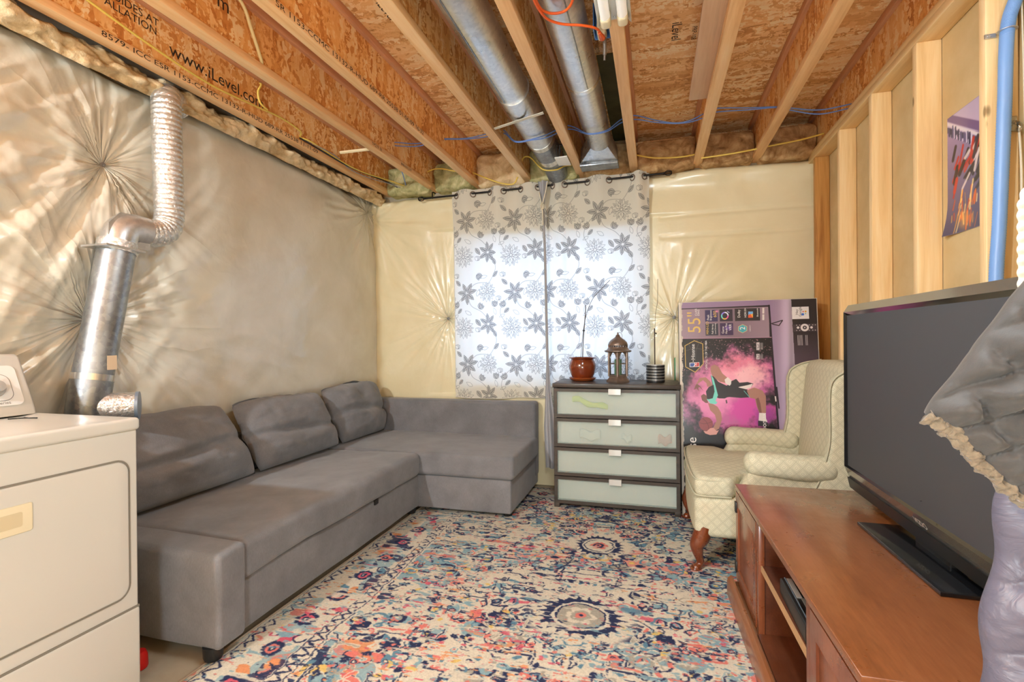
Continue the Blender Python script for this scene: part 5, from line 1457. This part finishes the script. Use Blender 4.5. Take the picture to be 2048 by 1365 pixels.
# box on the shelf
cb = thing('media_player', (.46, 1.69, .3505), 'black media player with silver stripe on the stand shelf', 'media player')
slab('case', [(.396, 1.545), (.53, 1.545), (.53, 1.835), (.396, 1.835)], 'z', .3505, .405, m_dark, cb, .006)
bx('silver_strip', .412, .428, 1.70, 1.825, .4045, .409, m_ringw, cb, .001)
bx('silver_strip', .424, .440, 1.57, 1.70, .4045, .408, m_grey, cb, .001)
tube('shiny_edge', [(.409, 1.55, .4065), (.409, 1.83, .4065)], .003, m_tvblack, cb, 6)
tubes('loose_lead', [(catmull([(.438, 1.72, .412), (.442, 1.67, .418), (.436, 1.62, .412), (.45, 1.58, .414)], 5), .004)], m_ringw, cb, 6)

# ------------------------------------------------------------------ television
tv = thing('television', (.80, 1.80, .53), 'large black flat television switched off on the cherry stand', 'television')
TX, TY0, TY1, TZ0, TZ1 = .772, 1.15, 2.440, .565, 1.333
def frame_ring(name, ro, ri, xo, xi, mat, par):
    """sloping ring between an outer rectangle at x=xo and an inner one at x=xi"""
    (a0, a1, b0, b1), (c0, c1, d0, d1) = ro, ri
    V = [(xo, a0, b0), (xo, a1, b0), (xo, a1, b1), (xo, a0, b1), (xi, c0, d0), (xi, c1, d0), (xi, c1, d1), (xi, c0, d1)]
    V += [(v[0] + .012, v[1], v[2]) for v in V]
    Fc = []
    for i in range(4):
        j = (i + 1) % 4
        Fc += [(i, j, 4 + j, 4 + i), (8 + i, 12 + i, 12 + j, 8 + j), (i, 8 + i, 8 + j, j), (4 + i, 4 + j, 12 + j, 12 + i)]
    o = mobj(name, V, Fc, mat, par); return o
fr_ = frame_ring('bezel', (TY0, TY1, TZ0 + .040, TZ1), (TY0 + .012, TY1 - .014, TZ0 + .088, TZ1 - .030), TX + .022, TX, m_tvbezel, tv)
frame_ring('inner_bezel', (TY0 + .012, TY1 - .014, TZ0 + .088, TZ1 - .030), (TY0 + .030, TY1 - .024, TZ0 + .094, TZ1 - .044), TX, TX + .010, m_tvblack, tv)
bx('screen', TX + .010, TX + .016, TY0 + .024, TY1 - .024, TZ0 + .090, TZ1 - .040, m_screen, tv)
slab('lower_bar', [(TX + .022, TZ0 + .040), (TX + .014, TZ0 + .041), (TX + .024, TZ0 - .004), (TX + .034, TZ0 - .010), (TX + .06, TZ0 - .006), (TX + .06, TZ0 + .04)], 'y', TY0, TY1, m_dark, tv, .003)
bx('rear_housing', TX + .022, TX + .085, TY0 + .01, TY1 - .008, TZ0 + .01, TZ1 - .008, m_dark, tv, .02)
bx('neck', TX + .03, TX + .075, 1.70, 1.90, .540, TZ0 + .05, m_dark, tv, .004)
slab('base_plate', [(.703, 1.535), (.90, 1.535), (.90, 2.045), (.690, 2.045)], 'z', .5305, .543, m_tvblack, tv, .003)
bx('logo_pin', TX - .0005, TX + .004, 1.795, 1.798, .70, .701, m_dark, tv)
ang = math.atan2(.022, .048)
text('brand_lettering', 'VIZIO', .028, (TX + .0155, 1.862, TZ0 + .0508), (0, -1, 0), (-math.sin(ang), 0, math.cos(ang)), m_silver, tv, 'LEFT', 1.1)

# ------------------------------------------------------------------ poster, conduit, hook on the stud wall
pim = make_poster_image(); m_post, _ = img_mat('glossy_poster', pim, .3, coat=.3)
ys_ = np.linspace(2.105, 2.438, 12); zs_ = np.linspace(1.602, 2.078, 14); Yg, Zg = np.meshgrid(ys_, zs_, indexing='ij')
curl = .022 * np.clip((Yg - 2.30) / .14, 0, 1) ** 2 * np.clip((1.75 - Zg) / .15, 0, 1) ** 2
po = grid('poster', XR - .002 - curl, Yg, Zg, m_post.m, None, np.stack([(2.438 - Yg) / .333, (Zg - 1.602) / .476], -1))
tag(po, 'glossy poster of streaked red, black and orange paint between the studs', 'poster')
cd = thing('conduit', (1.09, 2.0, 1.5), 'light blue corrugated conduit clipped to the near stud', 'conduit')
cpth = catmull([(1.16, 1.998, 2.40), (1.132, 1.998, 2.30), (1.108, 1.998, 2.22), (1.100, 1.998, 2.12), (1.096, 1.998, 1.963), (1.088, 1.998, 1.754), (1.079, 1.996, 1.56), (1.066, 1.99, 1.36), (1.062, 1.98, 1.1), (1.06, 1.97, .7)], 46)
s_ = np.arange(len(cpth))
tube('corrugated_pipe', cpth, .0178 + .0012 * (s_ % 2), m_conduit, cd, 16)
cl = tube('clamp', [(1.1035 + .0205 * math.cos(a), 1.998 + .0205 * math.sin(a), 2.185) for a in np.linspace(0, 2 * PI, 20, endpoint=False)], .006, m_galv, cd, 6, closed=True, flat=.3)
bx('clamp_ear', 1.055, 1.085, 2.019, 2.0235, 2.178, 2.192, m_galv, cd)
lathe('screw', [(0, 0), (.006, 0), (.005, .004), (0, .005)], (0, 0, 0), m_galv, cd, 10); cd.children[-1].matrix_basis = Matrix.Translation((1.066, 2.018, 2.185)) @ Matrix.Rotation(PI / 2, 4, 'X')
hk = thing('wall_hook', (1.128, 2.02, 1.886), 'clear adhesive hook on the stud beside the blue conduit', 'hook')
m_clear = thin_glass('clear_plastic', (.93, .92, .88), .9)
bx('plate', 1.116, 1.142, 2.019, 2.024, 1.865, 1.915, m_clear, hk, .003)
tube('hook_arm', catmull([(1.129, 2.018, 1.895), (1.129, 2.000, 1.885), (1.129, 1.988, 1.872), (1.129, 1.992, 1.858), (1.129, 2.002, 1.862)], 5), .006, m_clear, hk, 8)
tag(tubes('cord', [(catmull([(1.132, 1.996, 1.864), (1.134, 1.99, 1.72), (1.130, 1.985, 1.55), (1.122, 1.98, 1.35)], 6), .0028), (catmull([(1.140, 2.0, 2.41), (1.141, 1.99, 2.05), (1.142, 1.985, 1.70), (1.140, 1.98, 1.36)], 6), .0022)], m_strap, None, 6), 'thin pale cords hanging from the clear hook beside the conduit', 'cord')

# ------------------------------------------------------------------ shop light, outlet box, cables
sl = thing('shop_light', (-.139, 1.40, 2.49), 'white two-tube fluorescent shop light under the joist, top centre of the ceiling', 'ceiling light')
bx('channel', -.172, -.106, .80, 2.005, 2.448, 2.4895, m_white, sl, .004)
for sg in (-1, 1):
    x = -.139
    slab('reflector_wing', [(x + sg * .033, 2.462), (x + sg * .062, 2.425), (x + sg * .064, 2.428), (x + sg * .033, 2.467)], 'y', .80, 2.0, m_white, sl)
    tb_ = tube('tube', [(x + sg * .032, .83, 2.424), (x + sg * .032, 1.955, 2.424)], .0185, m_tube, sl, 16)
    for y0, y1 in ((1.93, 1.99), (.81, .85)):
        softbox('socket', (x + sg * .032 - .020, x + sg * .032 + .020, y0, y1, 2.402, 2.452), .014, m_offwhite, sl, (1, 1, 1))
lathe('screw', [(0, 0), (.005, .0), (.004, -.003), (0, -.003)], (-.139, 1.985, 2.448), m_galv, sl, 10)
jb = thing('outlet_box', (-.205, 2.16, 2.55), 'blue plastic outlet box with cream receptacle beside the shop light', 'outlet')
boxes('box_shell', [(-.243, -.174, 2.246, 2.25, 2.525, 2.64), (-.243, -.239, 2.17, 2.25, 2.525, 2.64), (-.178, -.174, 2.17, 2.25, 2.525, 2.64), (-.243, -.174, 2.17, 2.25, 2.636, 2.64)], m_bluebox, jb)
bx('receptacle', -.229, -.189, 2.18, 2.24, 2.52, 2.63, m_offwhite, jb, .004)
softbox('socket_face', (-.226, -.192, 2.185, 2.235, 2.508, 2.526), .006, m_offwhite, jb, (1, 1, 1))
oc = thing('extension_cord', (-.3, 2.0, 2.49), 'orange extension cord looped under the right round duct and plugged in', 'cord')
tube('cord', catmull([(-.30, 1.60, 2.512), (-.283, 1.86, 2.502), (-.295, 1.93, 2.50), (-.33, 1.972, 2.498), (-.38, 1.97, 2.496), (-.415, 1.935, 2.495), (-.425, 1.86, 2.49), (-.430, 1.80, 2.488), (-.428, 1.87, 2.486), (-.420, 1.933, 2.487), (-.402, 1.989, 2.488), (-.352, 2.035, 2.488), (-.274, 2.066, 2.487), (-.222, 2.105, 2.488), (-.206, 2.165, 2.495)], 8), .0052, m_orange, oc, 10)
tube('plug', [(-.212, 2.135, 2.488), (-.205, 2.185, 2.492), (-.204, 2.205, 2.505)], [.007, .013, .011], m_orange, oc, 14)
tag(tubes('hanging_adapter', [([(-.198, 2.21, 2.508), (-.198, 2.225, 2.47), (-.20, 2.235, 2.445)], .008), ([(-.20, 2.235, 2.445), (-.201, 2.24, 2.425)], .005)], plain('smoky_plastic', (96, 84, 74), .3), None, 10), 'small smoky plug end hanging below the orange plug', 'plug')

def cable(pts, r, mat, lab, name='cable', grp=None):
    o = tube(name, catmull(pts, 7), r, mat, None, 8); tag(o, lab, 'cable', grp); return o
G = 'yellow cables strung through the joists'
cable([(-2.2, 1.30, 2.62), (-2.2, 1.495, 2.59), (-2.2, 1.756, 2.555), (-2.205, 2.077, 2.535), (-2.2, 2.381, 2.556), (-2.2, 2.582, 2.575), (-2.2, 2.763, 2.564), (-2.245, 2.825, 2.552), (-2.21, 2.90, 2.54), (-2.18, 3.19, 2.505), (-2.17, 3.452, 2.512), (-2.14, 3.80, 2.55), (-2.05, 3.95, 2.53)], .0055, m_yellow, 'long yellow cable running along the first joist above the left blanket', 'cable', G)
cable([(-2.25, 2.82, 2.548), (-2.19, 2.951, 2.508), (-2.18, 3.303, 2.500), (-2.17, 3.813, 2.545), (-2.12, 3.93, 2.52)], .0055, m_dark, 'black cable beside the yellow one along the first joist')
cable([(-2.25, 2.83, 2.556), (-2.20, 2.95, 2.53), (-2.185, 3.12, 2.525), (-2.19, 3.30, 2.49), (-2.18, 3.55, 2.50), (-2.15, 3.82, 2.53), (-2.09, 3.93, 2.515)], .0035, m_grey_c, 'thin grey cable twisted with the black one along the first joist')
cable([(-1.80, 1.75, 2.80 - .03), (-1.785, 1.858, 2.735), (-1.785, 1.916, 2.644), (-1.80, 1.99, 2.545), (-1.812, 2.0, 2.535)], .008, m_cream_c, 'cream cable dropping from the subfloor between second and third joist')
cable([(-2.245, 2.47, 2.735), (-2.2, 2.43, 2.70), (-2.2, 2.405, 2.648), (-2.2, 2.42, 2.594), (-2.2, 2.479, 2.575)], .006, m_yellow, 'short yellow cable loop on the web of the first joist', 'cable', G)
cable([(-1.83, 3.86, 2.608), (-1.745, 3.84, 2.620), (-1.66, 3.83, 2.61), (-1.588, 3.83, 2.589), (-1.45, 3.84, 2.56)], .0055, m_yellow, 'yellow cable arching in front of the olive batt over the rod end', 'cable', G)
cable([(-1.413, 3.86, 2.564), (-1.285, 3.84, 2.499), (-1.159, 3.83, 2.445), (-1.064, 3.83, 2.432), (-1.03, 3.84, 2.486)], .0055, m_yellow, 'yellow cable sagging before the fluffy cream batt', 'cable', G)
cable([(-.985, 3.80, 2.58), (-.951, 3.74, 2.600), (-.891, 3.72, 2.58), (-.80, 3.72, 2.485), (-.701, 3.74, 2.478), (-.653, 3.80, 2.52), (-.60, 3.85, 2.54)], .0055, m_yellow, 'yellow cable sagging under the end of the left round duct', 'cable', G)
cable([(-.127, 3.85, 2.567), (.016, 3.83, 2.523), (.191, 3.83, 2.511), (.31, 3.85, 2.527)], .0055, m_yellow, 'yellow cable before the brown batt over the right rod end', 'cable', G)
cable([(.335, 3.83, 2.487), (.52, 3.80, 2.487), (.664, 3.80, 2.500), (.774, 3.80, 2.514), (.959, 3.80, 2.534), (1.10, 3.80, 2.560)], .0055, m_yellow, 'yellow cable rising towards the stud wall across the last bays', 'cable', G)
bl_ = [(-1.967, 3.3, 2.665), (-1.811, 3.3, 2.636), (-1.631, 3.3, 2.610), (-1.455, 3.3, 2.628), (-1.265, 3.3, 2.611), (-1.135, 3.3, 2.614), (-1.015, 3.3, 2.625), (-.96, 3.25, 2.60), (-.867, 3.18, 2.50), (-.745, 3.15, 2.488), (-.659, 3.2, 2.52), (-.56, 3.3, 2.60), (-.491, 3.28, 2.58), (-.393, 3.2, 2.502), (-.28, 3.22, 2.515), (-.192, 3.3, 2.60), (-.107, 3.3, 2.612), (.015, 3.3, 2.573), (.135, 3.3, 2.545), (.224, 3.3, 2.546), (.297, 3.3, 2.568), (.369, 3.3, 2.594), (.565, 3.3, 2.578), (.714, 3.3, 2.568), (.781, 3.3, 2.548), (.937, 3.3, 2.510), (1.114, 3.3, 2.526)]
for k, lab in ((0, 'upper of the two blue cables threaded across all joists'), (1, 'lower of the two blue cables threaded across all joists')):
    cable([(x, y + k * .006, z + (.006 if k == 0 else -.006) * (1 + .9 * math.sin(i * 1.3))) for i, (x, y, z) in enumerate(bl_)], .0036, m_blue_c, lab, 'cable', 'pair of blue data cables')
cable([(-2.02, 3.60, 2.665), (-1.99, 3.72, 2.60), (-2.0, 3.80, 2.54), (-2.02, 3.86, 2.52)], .0036, m_blue_c, 'single blue cable hanging above the corner of the blankets')
tag(tube('batten', [(-2.10, 3.05, 2.515), (-1.86, 3.10, 2.535)], .011, lumber('cream_batten', 0, [lin(206, 186, 140), lin(228, 210, 168), lin(236, 220, 184)], 6, False), None, 6), 'short cream stick wedged between the first two joists', 'stick')

# ------------------------------------------------------------------ clothes hanging at the near end of the stud wall
def closed_sheet(name, Xf, Yf, Zf, Yb, mat, parent):
    n, m_ = Xf.shape
    V = np.concatenate([np.stack([Xf, Yf, Zf], -1).reshape(-1, 3), np.stack([Xf, Yb, Zf], -1).reshape(-1, 3)])
    I = np.arange(n * m_).reshape(n, m_); q = np.stack([I[:-1, :-1], I[1:, :-1], I[1:, 1:], I[:-1, 1:]], -1).reshape(-1, 4)
    o = mobj(name, V, np.concatenate([q, q[:, ::-1] + n * m_]).tolist(), mat, parent, True)
    bm = bmesh.new(); bm.from_mesh(o.data); bmesh.ops.remove_doubles(bm, verts=bm.verts[:], dist=.0006); bmesh.ops.recalc_face_normals(bm, faces=bm.faces[:]); bm.to_mesh(o.data); bm.free()
    o.data.polygons.foreach_set('use_smooth', [True] * len(o.data.polygons))
    return o
coat = thing('quilted_coat', (.8, .83, 1.1), 'dark grey quilted coat with tan sherpa hem hanging before the television', 'coat')
hem = catmull([(.350, 1.094, 0), (.380, 1.069, 0), (.416, 1.026, 0), (.460, .984, 0), (.55, .925, 0), (.75, .85, 0), (1.03, .80, 0)], 20)
s_ = np.linspace(0, 1, 150); hi = np.interp(s_, np.linspace(0, 1, len(hem)), np.arange(len(hem)))
hx = np.interp(hi, np.arange(len(hem)), hem[:, 0]); hz = np.interp(hi, np.arange(len(hem)), hem[:, 1])
v = np.linspace(0, 1, 120)
tx = np.interp(s_, [0, 1], [.66, 1.04]); tz = np.interp(s_, [0, .4, 1], [1.56, 1.62, 1.60])
Xf = hx[:, None] * (1 - v) + tx[:, None] * v; Zf = hz[:, None] * (1 - v) + tz[:, None] * v
lb = np.sin(v * PI) * .006 + .003 * np.abs(np.sin(v * 17)) + .0015 * np.sin(v * 40); Xf = Xf - lb[None] * (1 - s_[:, None])
E_ = np.minimum(np.minimum(s_[:, None] * 5, (1 - s_[:, None]) * 5), np.minimum(v[None] * 7, (1 - v[None]) * 5)); E_ = np.clip(E_, 0, 1) ** .5
wx = Xf + .010 * fbm(Xf * 9, Zf * 9, 0, 3, 3); wz = Zf + .010 * fbm(Xf * 9, Zf * 9, 0, 4, 3)
qa = (wx * math.sin(.60) - wz * math.cos(.60)) / .042; qb = (wx * .80 + wz * .42) / .046
pa = np.abs(np.sin(PI * qa)) ** .75; pb = np.abs(np.sin(PI * qb)) ** .75
crk = 1 - np.abs(fbm(Xf * 26 + Zf * 10, Zf * 22 - Xf * 18, 0, 6, 3)) * 1.4
fold = .022 * np.sin((Xf - .35) * 22 + Zf * 5)
Yf = .80 - E_ * (.016 + .040 * pa * pb + .018 * crk * pa + fold)
Yb = .80 + E_ * .05
closed_sheet('shell', Xf, Yf, Zf, Yb, m_quilt, coat)
hk_ = np.linspace(0, 149, 420); hp = np.c_[np.interp(hk_, np.arange(150), hx), np.full(420, .794), np.interp(hk_, np.arange(150), hz)]
V, Fc = tube_vf(hp, .0085, 22)
V = np.array(V); V = V + .0048 * np.c_[fbm(V[:, 0] * 130, V[:, 1] * 130, V[:, 2] * 130, 3, 2), fbm(V[:, 0] * 130, V[:, 1] * 130, V[:, 2] * 130, 4, 2), fbm(V[:, 0] * 130, V[:, 1] * 130, V[:, 2] * 130, 5, 2)]
mobj('sherpa_hem', V, Fc, m_sherpa, coat, True)
pj = thing('puffer_jacket', (.8, .88, .8), 'lavender grey puffer jacket hanging below the quilted coat', 'jacket')
u = np.linspace(0, 1, 90); v = np.linspace(0, 1, 140); U_, V_ = np.meshgrid(u, v, indexing='ij')
zj = .30 + V_ * .74
xl = np.interp(zj, [.30, .55, .70, .85, .96, 1.04], [.440, .446, .458, .470, .484, .50]) + .006 * np.sin(zj * 38)
Xf = xl + (1.03 - xl) * U_
E_ = np.clip(np.minimum(np.minimum(U_ * 6, (1 - U_) * 6), np.minimum(V_ * 8, (1 - V_) * 8)), 0, 1) ** .5
q = (zj * .95 - Xf * .5 + .02 * fbm(Xf * 8, zj * 8, 0, 8, 3)) / .095
puff = np.abs(np.sin(PI * q)) ** .5; cr = 1 - np.abs(fbm(Xf * 10 - zj * 12, zj * 9 + Xf * 8, 0, 9, 4)) * 1.3
Yf = .90 - E_ * (.030 + .022 * puff + .026 * cr * puff)
closed_sheet('shell', Xf, Yf, zj, .90 + E_ * .05, m_puff, pj)
kn = thing('knitted_throw', (.8, 1.09, 1.35), 'white chunky knitted throw hanging above the grey coat at right edge', 'throw')
u = np.linspace(0, 1, 90); v = np.linspace(0, 1, 90); U_, V_ = np.meshgrid(u, v, indexing='ij')
zk = 1.12 + V_ * .36; xk0 = .617 + .020 * np.clip((zk - 1.42) / .06, 0, 1) ** 2 - .0035 * np.abs(np.sin(zk * PI / .020)); xk = xk0 + (1.04 - xk0) * U_
E_ = np.clip(np.minimum(np.minimum(U_ * 10, (1 - U_) * 10), np.minimum(V_ * 10, (1 - V_) * 10)), 0, 1) ** .5
st_ = np.abs(np.sin(zk * PI / .020)) * (.6 + .4 * np.abs(np.sin(xk * PI / .012)))
closed_sheet('knit', xk, 1.09 - E_ * (.014 + .012 * st_), zk, 1.09 + E_ * .02, m_knit, kn)

# ------------------------------------------------------------------ lettering becomes plain mesh
dg = bpy.context.evaluated_depsgraph_get()
for o in TEXTS:
    me = bpy.data.meshes.new_from_object(o.evaluated_get(dg))
    n = bpy.data.objects.new('lettering', me); COL.objects.link(n)
    n.parent = o.parent; n.matrix_parent_inverse = o.matrix_parent_inverse.copy(); n.matrix_basis = o.matrix_basis.copy()
    nm = o.name
    cu = o.data; bpy.data.objects.remove(o); bpy.data.curves.remove(cu)
    n.name = nm
